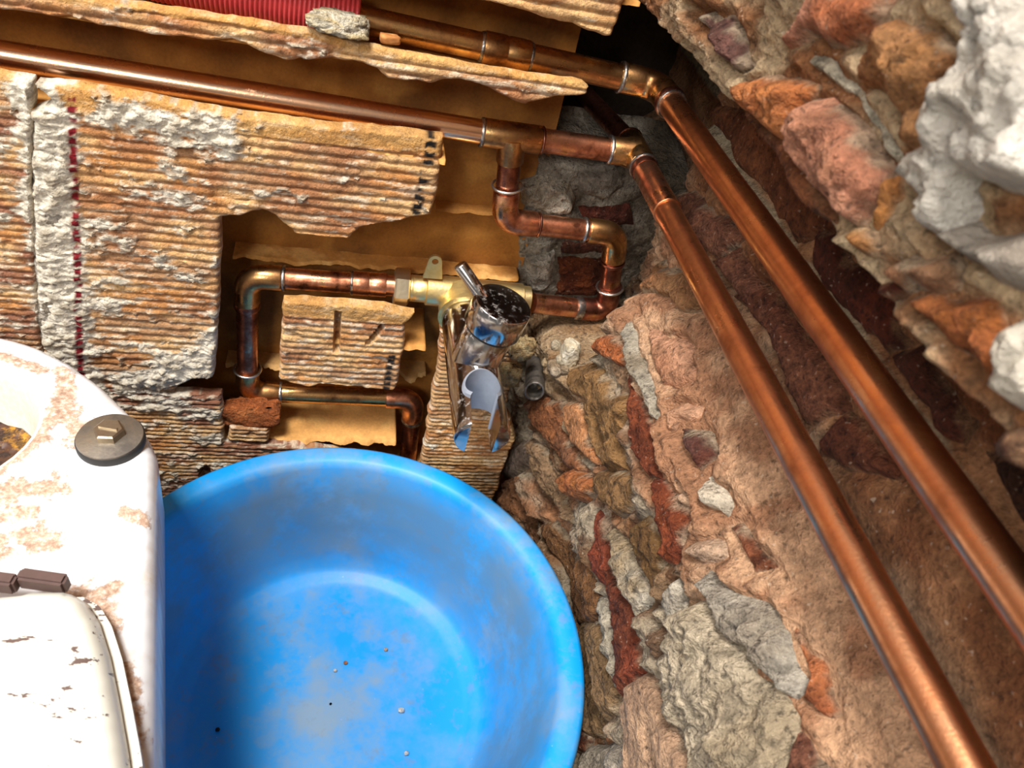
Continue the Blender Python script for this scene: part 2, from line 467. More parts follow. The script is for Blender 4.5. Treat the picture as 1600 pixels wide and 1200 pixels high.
# back shell of the blocks (inner face of the far wall of the hollow blocks)
us = np.concatenate([np.linspace(-0.8, -0.2, 10)[:-1], np.arange(-0.2, 0.1301, 0.003)]); vs = np.concatenate([np.linspace(FZ, -0.56, 8)[:-1], np.arange(-0.56, 0.0, 0.003), np.linspace(0.0, 0.3, 12)])
GU, GV = np.meshgrid(us, vs, indexing='ij'); nu, nv = GU.shape
U, V = GU.ravel(), GV.ravel()
Y = YB + 0.0016 * fbm(U, V, 40, 3, 4)
col = lerp(COCH * np.ones((len(U), 3)), lin((124, 80, 36)), sstep(-0.1, 0.25, fbm(U, V, 28, 5, 4)))
col = lerp(col, lin((190, 136, 66)), 0.5 * sstep(0.05, 0.35, fbm(U, V, 60, 8, 4)))
idx = np.arange(nu * nv).reshape(nu, nv)
F = np.stack([idx[:-1, :-1], idx[1:, :-1], idx[1:, 1:], idx[:-1, 1:]], -1).reshape(-1, 4)
wall_left = mesh_obj('wall_left', np.stack([U, Y, V], 1), F, M_SHELL, None, True, col)
tag(wall_left, 'wall of hollow ribbed clay blocks chased open for the copper pipes', kind='structure')
bm = bmesh.new(); bmesh.ops.create_cube(bm, size=1)
for v in bm.verts: v.co = Vector((-0.245 + v.co.x * 1.11, 0.185 + v.co.y * 0.03, -0.235 + v.co.z * 1.07))
sh = bm_obj('rear_light_block', bm, M_CONC, wall_left, False)  # dark slab added behind the cavities to keep stray light out
ca = sh.data.color_attributes.new('Col', 'FLOAT_COLOR', 'POINT'); ca.data.foreach_set('color', np.tile([*lin((70, 58, 46)), 1], len(sh.data.vertices)))


def web(z, x0, x1, yf, seed, th=0.005, amp=0.004, col0=(190, 132, 66), slope=0.0):
    """an internal web of the hollow blocks: a thin horizontal clay slab with a broken front edge"""
    xs = np.arange(x0, x1 + 0.0015, 0.0015); ys = np.linspace(0, 1, 10)
    yf_ = yf + amp * 2 * fbm(xs, xs * 0 + seed, 90, seed, 4, 0.6)
    vs_, cols = [], []
    for side, zz in ((0, z + th / 2), (1, z - th / 2)):
        for k, t in enumerate(ys):
            y = YB + 0.002 + (yf_ - YB - 0.002) * t
            r = fbm(xs, y, 120, seed + side, 3) * 0.0012
            zt = zz + r + (0.0015 * t * (1 if side else -0.6)) + slope * (xs - x0)
            vs_.append(np.stack([xs, y, zt], 1))
    V = np.concatenate(vs_); n = len(xs); Fs = []
    g = np.arange(2 * len(ys) * n).reshape(2, len(ys), n)
    for s in (0, 1): Fs.append(np.stack([g[s, :-1, :-1], g[s, 1:, :-1], g[s, 1:, 1:], g[s, :-1, 1:]], -1).reshape(-1, 4))
    Fs.append(np.stack([g[0, -1, :-1], g[1, -1, :-1], g[1, -1, 1:], g[0, -1, 1:]], -1).reshape(-1, 4))
    for e in (0, -1): Fs.append(np.stack([g[0, :-1, e], g[0, 1:, e], g[1, 1:, e], g[1, :-1, e]], -1).reshape(-1, 4))
    c = lerp(lin(col0) * np.ones((len(V), 3)), lin((222, 170, 100)), sstep(0, 0.3, fbm(V[:, 0], V[:, 1], 70, seed + 9, 4)))
    return mesh_obj('clay_web', V, np.concatenate(Fs), M_SHELL, wall_left, True, c)


web(-0.2065, -0.46, 0.054, 0.002, 1, 0.006, 0.0012, (206, 150, 78))          # floor of the main pipe channel
web(-0.156, -0.46, 0.11, 0.006, 2, 0.004, 0.001)                             # between the two channels
web(-0.105, -0.46, 0.145, 0.006, 3, 0.005, 0.001)
web(-0.262, 0.058, 0.112, 0.042, 4, 0.005, 0.003)
web(-0.262, -0.46, 0.045, 0.034, 14, 0.005, 0.004)
web(-0.311, -0.075, 0.125, 0.036, 5, 0.005, 0.004)
web(-0.357, -0.028, 0.060, 0.004, 6, 0.005, 0.002)
web(-0.413, -0.086, 0.068, 0.034, 7, 0.006, 0.006, (206, 160, 100))
web(-0.4655, -0.088, 0.048, 0.008, 8, 0.007, 0.005, (206, 150, 84))
web(-0.5175, -0.46, 0.10, 0.004, 9, 0.006, 0.001)


def pcurve(pts): return np.array(L2(pts))


JOINT = pcurve([(62, 150), (78, 230), (80, 330), (88, 450), (112, 560), (140, 620)])
MORT2 = pcurve([(170, 190), (235, 192), (300, 200), (350, 215)])
MORT3 = pcurve([(200, 600), (250, 590), (330, 560), (345, 520)])
MORT4 = pcurve([(190, 610), (260, 640), (330, 655)])
REDL = pcurve([(111, 150), (116, 300), (122, 430), (125, 545), (128, 590)])
BLK1 = pcurve([(673, 222), (672, 240), (665, 270), (657, 300), (651, 330)])
BLK2 = pcurve([(612, 556), (608, 580), (604, 606)])


def ribbed(name, px, pitch, seed, mort=1.0, amp=0.0029, step=0.003, rag=0.0009, th=0.009, y0=0.0, band_top=None, marks=None, slot=None, brown=0.5, tilt=0.0, du=0.0013, label=None):
    poly = ragged(L2(px), step, rag, seed)
    U, V, D, F, E = grid_plate(poly, du, pitch / 8.0)
    ph = (V - tilt * U) / pitch + 0.03 * fbm(U, V, 25, seed)
    s = np.abs(np.sin(np.pi * ph)); rib = s ** 0.45
    wob = 0.9 + 0.3 * fbm(U, V, 120, seed + 2, 3)
    flat = np.zeros(len(U))
    if band_top is not None:                                             # smooth unribbed band along the top of the block
        b, _, _ = seg_dist(U, V, pcurve(band_top[0]), False); flat = 1 - sstep(band_top[1] * 0.8, band_top[1], b + 0.002 * fbm(U, V, 90, seed))
    h = amp * (rib * wob * (1 - flat) + 0.7 * flat)
    chip = sstep(0.26, 0.34, fbm(U * 0.6, V, 95, seed + 5, 3)) * (1 - flat)
    h -= chip * amp * 0.45 * rib
    # mortar smeared over the ribs
    d1 = seg_dist(U, V, JOINT, False)[0]; d2 = seg_dist(U, V, MORT2, False)[0]; d3 = seg_dist(U, V, MORT3, False)[0]; d4 = seg_dist(U, V, MORT4, False)[0]
    n = fbm(U * 0.7, V * 1.6, 60, seed + 11, 6, 0.68); n2 = fbm(U, V * 1.3, 190, seed + 12, 4, 0.65)
    field = np.maximum.reduce([1.25 - d1 / 0.016, 0.95 - d2 / 0.014, 0.95 - d3 / 0.020, 0.6 - d4 / 0.02]) if mort > 0.5 else np.full(len(U), -9.0)
    field = np.maximum(field, -0.15 + 0.55 * mort * sstep(0.15, -0.25, U) * 0.9 - 0.25) + 1.5 * n + 0.5 * n2
    mm = sstep(0.10, 0.35, field)
    mh = amp * (0.62 + 0.9 * np.clip(field, 0, 1.2) + 1.3 * n2)
    h = h * (1 - mm) + np.maximum(h, mh) * mm
    if slot is not None:
        for sp, wd, dp in slot:
            d, _, _ = seg_dist(U, V, pcurve(sp), False); h -= dp * (1 - sstep(wd * 0.6, wd, d))
    h -= 0.003 * (1 - sstep(0, 0.0022, D)) ** 2
    h += 0.0009 * fbm(U, V, 330, seed + 20, 3)
    # colours
    c = lerp(CTAN * np.ones((len(U), 3)), CORA, sstep(-0.15, 0.25, fbm(U, V * 3, 35, seed + 30, 4)))
    c = lerp(c, CBRN, np.clip(brown * sstep(-0.15, 0.2, fbm(U, V * 2, 30, seed + 31, 4)) * 1.2, 0, 1))
    c = lerp(c, lin((232, 214, 186)), 0.6 * sstep(0.06, 0.24, fbm(U, V * 4, 110, seed + 33, 5, 0.65)))
    c = lerp(c, lin((200, 150, 80)), flat * 0.6)
    c = lerp(c, lerp(CMOR * np.ones((len(U), 3)), CMORD, sstep(-0.1, 0.35, n2)), mm)
    for ml, wd, mc, pw in (marks or []):
        d, _, _ = seg_dist(U, V, ml, False); t = (1 - sstep(wd * 0.6, wd, d + 0.0012 * fbm(U, V, 300, seed))) * sstep(pw, pw + 0.25, np.maximum(rib, mm * 0.5) + 0.7 * fbm(U, V, 200, 3) + 0.5 * fbm(U, V, 45, 4, 3))
        c = lerp(c, lin(mc), t)
    Pf = np.stack([U, y0 - h + amp, V], 1)
    back = Pf.copy(); back[:, 1] = y0 + th
    Vv, FF, bi = add_skirt(Pf, F, E, back)
    cc = np.concatenate([c, c[bi]])
    o = mesh_obj(name, Vv, FF, M_CLAY, wall_left, True, cc)
    o.data.set_sharp_from_angle(angle=math.radians(62))
    if label: o['label'] = label
    return o


P1, P2 = 0.00585, 0.0044
B_UP = [(-620, -100), (219, 8), (350, 27), (487, 50), (560, 68), (650, 87), (750, 107), (850, 120), (913, 130)]
B_LO = [(921, 138), (917, 150), (900, 153), (870, 156), (845, 161), (822, 166), (800, 160), (782, 150), (768, 142), (745, 134), (720, 126), (700, 127), (672, 133),
        (655, 130), (630, 129), (605, 124), (588, 111), (566, 102), (542, 98), (520, 94), (495, 98), (470, 96), (448, 99), (428, 92), (405, 85), (385, 72), (365, 64),
        (320, 66), (290, 62), (237, 58), (190, 47), (150, 41), (120, 31), (60, 24), (0, 18), (-620, -70)]
ribbed('clay_block', B_UP + B_LO, P1, 41, 0.75, th=0.006, band_top=(B_UP, 0.004), label='narrow ribbed strip between the two pipe channels, broken along its lower edge')
ribbed('clay_block', [(480, -260), (480, -46), (600, -24), (753, 3), (850, 29), (930, 51), (945, 61), (957, 60), (966, 38), (985, -20), (1060, -260)], P1, 42, 0.6, label='ribbed strip above the upper pipe channel')
ribbed('clay_block', [(-620, -260), (-620, -250), (480, -50), (480, -260)], P1, 43, 0.6)
CT = [(52, 131), (125, 139), (235, 157), (344, 176), (500, 198), (600, 206), (694, 217)]
ribbed('clay_block', [(-620, -10), (0, 119), (48, 128), (50, 160), (49, 230), (50, 330), (56, 450), (66, 560), (90, 640), (-620, 640)], P1 * 0.86, 44, 1.0, band_top=([(-620, -10), (0, 119), (48, 128)], 0.011), brown=0.9, label='ribbed clay block at the left edge, beyond the mortar joint')
ribbed('clay_block', CT + [(690, 260), (684, 292), (679, 318), (673, 338), (650, 341), (625, 349), (600, 352), (570, 357), (552, 367), (545, 374), (500, 372), (462, 367), (441, 355),
        (428, 341), (410, 332), (394, 333), (375, 342), (344, 343), (342, 430), (339, 520), (335, 586), (331, 593), (317, 590), (304, 593), (288, 601), (268, 613),
        (272, 617), (180, 600), (100, 580), (66, 560), (56, 450), (50, 330), (49, 230), (51, 175), (82, 160)], P1, 45, 1.0,
        band_top=(CT, 0.012), marks=[(REDL, 0.0026, (120, 20, 28), 0.62), (BLK1, 0.0042, (22, 18, 16), 0.62)], label='large ribbed block with a red dotted line, grey mortar smears and black dashes')
ribbed('clay_block', [(-620, 660), (90, 640), (66, 560), (100, 582), (180, 602), (271, 618), (300, 619), (346, 621), (347, 660), (350, 694), (420, 696), (480, 702), (600, 722), (680, 760), (700, 1000), (-620, 1000)], P2, 46, 0.95,
        brown=1.1, marks=[(REDL, 0.003, (120, 20, 28), 0.45)], slot=[([(319, 735), (322, 762)], 0.005, 0.008)], label='lower ribbed block behind the toilet and the basin')
ribbed('clay_block', [(441, 473), (470, 474), (540, 478), (600, 484), (648, 494), (634, 510), (632, 540), (626, 570), (621, 600), (617, 613), (600, 611), (560, 607), (500, 602), (482, 608), (436, 596), (438, 540)], P1 * 0.92, 47, 0.35,
        band_top=([(441, 476), (500, 480), (640, 492)], 0.011), slot=[([(528, 492), (525, 550)], 0.0026, 0.008), ([(597, 512), (588, 524), (575, 538)], 0.0022, 0.006)],
        marks=[(BLK2, 0.0035, (30, 26, 24), 0.4)], label='square ribbed piece left standing inside the small pipe loop, with two slots cut in it')
ribbed('clay_block', [(357, 667), (420, 673), (419, 694), (354, 690)], P2, 48, 0.3, label='small ribbed fragment under the clay lump')
ribbed('clay_block', [(689, 520), (760, 520), (815, 521), (813, 560), (801, 598), (790, 640), (799, 655), (806, 690), (793, 716), (779, 764), (722, 900), (690, 1000), (640, 1000), (650, 760), (660, 714), (669, 650), (681, 592), (686, 560)],
        P2, 49, 0.15, rag=0.0013, brown=0.35, label='ribbed block under the tap, broken off against the rubble wall')


# mortar in the vertical joint between the two upper blocks
def lump(name, px, plane_y, H, seed, mat, colA, colB, parent, res=0.0016, amp=0.003, th=0.012, rag=0.002):
    poly = ragged(L2(px), 0.003, rag, seed)
    U, V, D, F, E = grid_plate(poly, res, res)
    n = fbm(U, V, 110, seed, 5, 0.6)
    h = H * sstep(0, 0.007, D) + amp * n * 2 * sstep(-0.002, 0.004, D)
    c = lerp(lin(colA) * np.ones((len(U), 3)), lin(colB), sstep(-0.2, 0.25, fbm(U, V, 60, seed + 3, 4)))
    Pf = np.stack([U, plane_y - h, V], 1); back = Pf.copy(); back[:, 1] = plane_y + th
    Vv, FF, bi = add_skirt(Pf, F, E, back)
    return mesh_obj(name, Vv, FF, mat, parent, True, np.concatenate([c, c[bi]]))


lump('mortar_joint', [(58, 178), (72, 172), (100, 178), (108, 240), (104, 330), (112, 430), (120, 520), (130, 580), (95, 575), (62, 540), (54, 430), (48, 330), (46, 225), (50, 200)], 0.002, 0.002, 51, M_MORTAR, (200, 190, 174), (160, 147, 128), wall_left, amp=0.0022)

# ---------------------------------------------------------------- right wall: rubble masonry
def ledge(y): return -0.1095 + 0.006 * fbm(y, y * 0, 14, 71, 3)


def W0(y, z):
    """smooth form of the rubble wall: x of its face at (y, z)"""
    y = np.asarray(y, float); z = np.asarray(z, float)
    lo = 0.166 + 0.006 * fbm(y, z * 2, 9, 72, 2)
    lo = lo + 0.010 * sstep(0.035, 0.012, np.hypot((z + 0.452), np.maximum(np.abs(y + 0.18) - 0.06, 0))) * 1.0
    chase = 0.207 - 0.008 * sstep(-0.15, -0.20, z)
    x = lerp(lo, chase, sstep(-0.295, -0.205, z))
    x_up = 0.153 - 0.05 * sstep(-0.11, 0.05, z) * 0.3
    L = ledge(y)
    x = lerp(x, x_up, sstep(L - 0.007, L + 0.004, z))
    # open corner where the pipes come through
    hole = sstep(-0.05, -0.005, y) * sstep(-0.342, -0.328, z) * (1 - sstep(L - 0.02, L, z))
    x = lerp(x, 0.218, hole)
    deep = sstep(0.02, 0.05, y) * sstep(-0.25, -0.215, z) * (1 - sstep(-0.125, -0.11, z))
    x = lerp(x, 0.245, deep)
    # heap of debris in the corner under the loop of pipe
    heap = sstep(-0.07, -0.01, y) * (1 - sstep(-0.344, -0.328, z))
    x = lerp(x, 0.150, heap * 0.8)
    return x


def on_wall(px, py, W=W0):
    r = ray(px, py); t = 0.12; last = t
    ts = np.arange(0.10, 0.95, 0.0015)
    q = CAM[None] + r[None] * ts[:, None]
    g = q[:, 0] - W(q[:, 1], q[:, 2])
    k = np.argmax(g > 0)
    if g[k] <= 0: k = len(ts) - 1
    lo_, hi_ = ts[max(k - 1, 0)], ts[k]
    for _ in range(12):
        m_ = (lo_ + hi_) / 2; p = CAM + r * m_
        if p[0] - float(W(p[1], p[2])) > 0: hi_ = m_
        else: lo_ = m_
    return CAM + r * hi_


def base_relief(y, z):
    low = 1 - sstep(-0.30, -0.21, z)
    up = sstep(-0.12, -0.105, z)
    a = 0.0035 + 0.010 * low + 0.008 * up
    n = fbm(y * 0.8, z * 1.7, 26, 80, 6, 0.66)
    rid = np.abs(fbm(y * 0.7, z * 2.0, 38, 81, 4, 0.55)); fin = fbm(y, z * 1.2, 150, 82, 4, 0.7)
    sm = sstep(-0.30, -0.265, z) * (1 - sstep(-0.125, -0.115, z))
    return a * n * 1.5 - (0.002 + 0.012 * low + 0.006 * up) * (rid - 0.12) + (0.0046 - 0.0040 * sm) * fin


SPOLY = []; SOBJ = []


def stone(kind, px, rgb, rgb2, H=0.006, seed=0, amp=0.0045, mat=None, edge=0.009, res=0.0013, label=None, sc=60, an=(1.0, 1.0), depth=0.006):
    q = [on_wall(*p) for p in px]
    P = [(p[1], p[2]) for p in q]
    gc = np.mean(P, 0); P = [gc + (np.array(q_) - gc) * (1.14 if kind in ('stone', 'brick') else 1.04) for q_ in P]
    poly = ragged(P, 0.004, 0.0026, seed); SPOLY.append(poly)
    ext = max(np.ptp(poly[:, 0]), np.ptp(poly[:, 1])); res = max(res, ext / 90)
    U, V, D, F, E = grid_plate(poly, res, res)
    n = fbm(U * an[0], V * an[1], sc, seed, 5, 0.6); rid = np.abs(fbm(U * an[0], V * an[1], sc * 0.8, seed + 5, 4))
    n_f = fbm(U * an[0], V * an[1], sc * 3.2, seed + 6, 4, 0.65)
    h = -depth + (0.6 * H + depth) * sstep(0, edge * 0.8, D) ** 0.7 + amp * (1.7 * n - 1.7 * (rid - 0.1) + 1.0 * n_f) * sstep(-0.001, edge, D)
    h = np.maximum(h, -depth)
    c = lerp(lin(rgb) * np.ones((len(U), 3)), lin(rgb2), sstep(-0.2, 0.25, fbm(U * an[0], V * an[1], sc * 0.7, seed + 8, 5)))
    c = c * 0.86 + 0.10 * c.mean(1, keepdims=True)
    c = lerp(c, lin(rgb) * 0.5, 0.7 * sstep(0.12, 0.3, fbm(U, V, sc * 2.2, seed + 9, 4)))
    if kind in ('stone', 'brick'):
        em = 0.7 * sstep(0.55, 0.8, 1 - D / 0.008 + 0.9 * fbm(U, V, 110, seed + 12, 4))
        c = lerp(c, lin((176, 156, 128)) if V.mean() < -0.2 or V.mean() > -0.115 else lin((140, 104, 74)), em)
    Pf = np.stack([W0(U, V) - h, U, V], 1); back = Pf.copy(); back[:, 0] += 0.006
    Vv, FF, bi = add_skirt(Pf, F, E, back)
    o = mesh_obj(kind, Vv, FF, mat or {'brick': M_BRICK, 'stone': M_STONE, 'mortar_patch': M_MORTAR, 'plaster_patch': M_PLAST}[kind], None, True, np.concatenate([c, c[bi]]))
    if label: o['label'] = label
    SOBJ.append(o)
    return o


def cr(ox, oy, s, pts): return [(ox + x / s, oy + y / s) for x, y in pts]


A = lambda *p: cr(750, 480, 3.2, p)
Bq = lambda *p: cr(850, 800, 3.0, p)
U4 = lambda *p: cr(1100, 0, 3.2, p)
D4 = lambda *p: cr(1100, 350, 3.2, p)
C4 = lambda *p: cr(900, 150, 3.2, p)
E4 = lambda *p: cr(1200, 700, 2.4, p)
BR, RU, OR, OC = ((130, 92, 48), (160, 118, 66)), ((128, 58, 22), (160, 78, 34)), ((198, 122, 62), (176, 98, 44)), ((148, 108, 62), (122, 84, 44))
# low wall, top to bottom
stone('stone', A((470, 300), (560, 250), (600, 320), (640, 420), (720, 480), (710, 580), (690, 680), (700, 760), (640, 790), (580, 740), (550, 620), (540, 500), (480, 450)), (156, 112, 60), (132, 96, 54), 0.006, 101)
stone('stone', A((430, 470), (500, 480), (545, 560), (550, 650), (600, 760), (560, 790), (520, 760), (470, 700), (440, 620)), (208, 138, 80), (196, 122, 66), 0.007, 102, 0.0015)
stone('stone', A((210, 480), (330, 460), (400, 500), (410, 600), (440, 660), (500, 740), (530, 800), (480, 830), (400, 760), (330, 660), (270, 580)), (168, 100, 50), (140, 90, 56), 0.006, 103)
stone('stone', A((410, 830), (470, 800), (540, 830), (590, 850), (590, 910), (540, 960), (470, 980), (420, 920)), *OR, 0.009, 104)
stone('stone', A((610, 810), (680, 800), (760, 850), (775, 930), (740, 1010), (680, 1050), (620, 1000), (590, 920)), *OC, 0.007, 105)
stone('brick', A((700, 240), (720, 300), (770, 430), (830, 520), (870, 600), (870, 700), (900, 800), (890, 860), (830, 850), (780, 780), (740, 680), (725, 550), (720, 420)), *RU, 0.002, 106)
stone('brick', A((850, 860), (930, 870), (980, 950), (1050, 1010), (1040, 1080), (1000, 1200), (960, 1290), (880, 1260), (900, 1150), (890, 1050), (860, 950)), (160, 76, 28), (130, 56, 20), 0.005, 107)
stone('brick', A((570, 210), (640, 120), (700, 140), (720, 230), (700, 290), (640, 270)), (190, 102, 42), (160, 80, 32), 0.007, 108)
stone('mortar_patch', A((705, 70), (740, 60), (770, 150), (790, 230), (830, 330), (880, 440), (900, 520), (860, 580), (820, 500), (770, 420), (730, 330), (715, 230)), (190, 176, 152), (160, 142, 116), 0.008, 109)
stone('stone', A((970, 620), (1040, 610), (1130, 620), (1150, 680), (1180, 740), (1120, 790), (1080, 860), (1040, 780), (1000, 700)), (118, 58, 36), (96, 62, 52), 0.005, 110)
stone('mortar_patch', A((1150, 780), (1170, 850), (1220, 900), (1240, 980), (1200, 1080), (1170, 1030), (1110, 990), (1080, 930), (1110, 850)), (226, 208, 180), (214, 190, 158), 0.010, 111, 0.003, label='whitish mortar lump standing proud of the wall')
stone('mortar_patch', A((985, 880), (1030, 900), (1050, 960), (1030, 1005), (985, 985)), (224, 178, 138), (214, 166, 124), 0.008, 112, 0.002)
stone('stone', A((150, 720), (200, 670), (280, 720), (270, 790), (180, 840), (110, 850)), (128, 106, 88), (108, 88, 72), 0.006, 113, 0.002)
stone('stone', A((250, 660), (330, 720), (380, 830), (420, 960), (480, 1080), (430, 1060), (350, 960), (280, 850)), (158, 122, 84), (130, 100, 66), 0.008, 114)
stone('plaster_patch', A((800, 100), (900, 110), (1030, 180), (1080, 300), (1060, 390), (960, 420), (880, 400), (820, 280)), (212, 152, 112), (190, 128, 88), 0.003, 115, 0.003, M_STONE)
stone('plaster_patch', A((900, 520), (1000, 470), (1120, 470), (1100, 580), (980, 600), (960, 660), (890, 640)), (214, 158, 118), (200, 144, 104), 0.004, 116, 0.0015, M_STONE)
stone('brick', Bq((-30, 60), (60, 60), (120, 130), (200, 230), (240, 380), (230, 480), (180, 520), (140, 400), (70, 230)), (136, 90, 46), (112, 74, 40), 0.005, 121, an=(0.6, 1.6))
stone('brick', Bq((240, 30), (290, 60), (300, 200), (320, 300), (400, 400), (430, 560), (450, 740), (400, 800), (360, 840), (340, 700), (320, 520), (290, 380), (250, 330), (240, 200)), (150, 66, 32), (120, 58, 30), 0.005, 122)
stone('stone', Bq((190, 520), (260, 540), (300, 700), (330, 820), (320, 950), (280, 1040), (220, 1030), (180, 900), (170, 700)), (146, 112, 72), (124, 94, 58), 0.007, 123, an=(0.6, 1.6))
stone('mortar_patch', Bq((240, 390), (290, 390), (320, 540), (340, 700), (360, 850), (330, 840), (300, 700), (260, 530)), (192, 178, 152), (160, 144, 120), 0.008, 124)
stone('mortar_patch', Bq((300, 60), (380, 130), (470, 290), (500, 420), (440, 560), (400, 400), (330, 280)), (196, 182, 158), (176, 150, 112), 0.007, 125)
stone('stone', Bq((420, 800), (500, 760), (550, 830), (580, 950), (640, 1060), (700, 1200), (740, 1300), (430, 1300), (400, 1050), (385, 920)), (208, 164, 124), (190, 148, 112), 0.009, 126, 0.003, sc=35, label='broad beige stone at the foot of the wall')
stone('mortar_patch', Bq((500, 440), (560, 420), (650, 440), (740, 430), (830, 560), (930, 680), (1000, 760), (1100, 880), (1150, 950), (1130, 1100), (1080, 1300), (760, 1300), (650, 1040), (580, 900), (560, 760), (600, 620)), (206, 186, 154), (182, 160, 126), 0.010, 127, 0.006, sc=55, label='large pale slab of mortar with a cracked face')
stone('mortar_patch', Bq((740, 260), (830, 330), (960, 380), (1060, 470), (1130, 560), (1150, 680), (1190, 820), (1160, 900), (1060, 840), (950, 680), (850, 600), (780, 470), (720, 380)), (192, 180, 160), (166, 150, 128), 0.009, 128, 0.007, sc=80)
stone('brick', Bq((1120, 510), (1190, 560), (1220, 660), (1300, 720), (1330, 830), (1370, 950), (1290, 960), (1180, 870), (1190, 780), (1150, 640)), (204, 116, 58), (176, 92, 42), 0.005, 129)
stone('brick', Bq((830, 60), (920, 40), (980, 120), (1040, 200), (1140, 330), (1050, 290), (960, 330), (900, 220)), (126, 62, 30), (150, 86, 48), 0.003, 130)
stone('brick', Bq((1150, 980), (1220, 1050), (1280, 1130), (1380, 1290), (1130, 1290), (1110, 1100)), (118, 66, 44), (146, 92, 64), 0.003, 131)
stone('stone', Bq((400, 90), (470, 20), (520, 60), (550, 200), (530, 330), (500, 400), (470, 290), (400, 180)), (134, 98, 48), (112, 78, 38), 0.003, 132)
stone('mortar_patch', Bq((650, 130), (760, 90), (820, 110), (840, 200), (760, 250), (680, 230)), (206, 168, 134), (186, 146, 112), 0.006, 133, 0.004)
stone('mortar_patch', Bq((560, 320), (640, 290), (660, 400), (630, 520), (590, 540), (570, 440)), (206, 192, 168), (176, 160, 138), 0.008, 134, 0.004)
stone('brick', Bq((150, 920), (190, 960), (210, 1080), (180, 1140), (130, 1120)), (112, 58, 30), (90, 50, 30), 0.004, 135)
stone('mortar_patch', Bq((200, 1090), (300, 1060), (390, 1090), (430, 1300), (180, 1300)), (176, 160, 138), (150, 134, 112), 0.007, 136)
# bricks laid in the chase behind the pipes
stone('brick', U4((60, 520), (180, 560), (350, 700), (470, 860), (600, 1080), (560, 1170), (430, 1180), (300, 960), (100, 680)), (116, 62, 26), (140, 80, 38), 0.002, 141, 0.0025)
stone('brick', D4((590, 20), (720, 60), (740, 170), (830, 270), (920, 400), (970, 500), (1040, 590), (900, 640), (860, 630), (720, 470), (560, 220)), (108, 46, 18), (86, 36, 14), 0.003, 142, 0.0025)
stone('brick', D4((900, 650), (1045, 605), (1090, 630), (1160, 740), (1230, 830), (1330, 960), (1330, 1020), (1270, 1100), (1190, 1080), (1010, 830)), (104, 48, 24), (82, 38, 18), 0.003, 143, 0.0025)
stone('brick', D4((250, 290), (330, 310), (480, 540), (560, 590), (640, 720), (690, 890), (500, 990), (450, 960), (380, 740), (250, 500), (130, 380)), (112, 60, 34), (138, 82, 52), 0.003, 144, 0.003)
stone('brick', D4((560, 1080), (700, 930), (780, 1000), (900, 1120), (960, 1220), (900, 1290), (700, 1250), (560, 1180)), (108, 54, 28), (128, 70, 40), 0.003, 145, 0.003)
stone('brick', C4((500, 470), (600, 480), (760, 600), (830, 660), (760, 760), (690, 810), (640, 790), (560, 640)), (124, 72, 46), (146, 92, 62), 0.005, 146, 0.003)
stone('brick', C4((680, 840), (800, 760), (860, 830), (930, 960), (1000, 1100), (900, 1150), (800, 1000)), (128, 76, 50), (146, 90, 60), 0.003, 147, 0.003)
stone('brick', [(1530, 705), (1562, 675), (1650, 680), (1660, 900), (1600, 835), (1565, 765)], (74, 42, 24), (96, 56, 36), 0.003, 148)
stone('stone', C4((360, 900), (440, 830), (560, 880), (640, 980), (600, 1080), (480, 1060), (390, 1000)), (178, 126, 76), (150, 98, 54), 0.005, 149, 0.003)
# overhanging upper part
stone('stone', U4((-30, 70), (60, 60), (120, 70), (170, 130), (210, 240), (220, 330), (160, 370), (90, 290), (30, 200)), (112, 72, 60), (88, 54, 44), 0.010, 151, 0.008, label='dark purplish stone at the corner of the overhang')
stone('stone', U4((560, -60), (880, -60), (880, 20), (830, 130), (740, 220), (660, 250), (560, 220), (400, 250), (330, 200), (450, 120)), (204, 138, 104), (178, 98, 50), 0.008, 152, 0.003, sc=30, label='smooth pink stone at the top of the overhang')
stone('stone', U4((190, 420), (300, 350), (420, 370), (540, 400), (570, 440), (480, 560), (440, 680), (400, 740), (300, 650), (190, 570)), (198, 118, 52), (170, 92, 34), 0.010, 153, 0.007)
stone('stone', U4((440, 640), (560, 480), (640, 490), (720, 560), (750, 640), (860, 760), (890, 830), (880, 930), (800, 1050), (720, 1130), (640, 1040), (570, 980), (500, 850), (450, 740)), (200, 136, 100), (176, 110, 76), 0.011, 154, 0.005)
stone('stone', U4((800, 300), (880, 130), (930, 90), (1080, 130), (1190, 170), (1280, 250), (1270, 330), (1190, 430), (1170, 560), (1140, 680), (1050, 740), (980, 700), (950, 560), (870, 480), (780, 390)), (176, 120, 66), (150, 92, 44), 0.008, 155, 0.007)
stone('stone', U4((900, 830), (960, 870), (970, 950), (900, 1060), (820, 1160), (790, 1110), (860, 960)), (212, 140, 62), (190, 116, 46), 0.008, 156)
stone('plaster_patch', U4((1380, -80), (1350, 130), (1340, 280), (1200, 420), (1180, 560), (1140, 690), (1030, 780), (1030, 930), (1090, 1010), (1120, 1130), (1150, 1200), (1250, 1190), (1290, 1080), (1330, 930), (1450, 960), (1600, 980), (1800, 1000), (1800, -80)), (204, 194, 178), (178, 167, 150), 0.016, 157, 0.0055, sc=95, res=0.0016, edge=0.008, label='thick white plaster lump at the right edge')
stone('brick', U4((1230, 60), (1300, -20), (1390, 20), (1370, 130), (1310, 140)), (108, 54, 44), (90, 44, 34), 0.009, 158)
stone('plaster_patch', D4((1080, 0), (1260, -20), (1400, 60), (1560, 40), (1700, 60), (1700, 330), (1600, 360), (1480, 320), (1400, 350), (1290, 230), (1190, 110)), (162, 150, 134), (136, 122, 106), 0.007, 159, 0.006, sc=90)
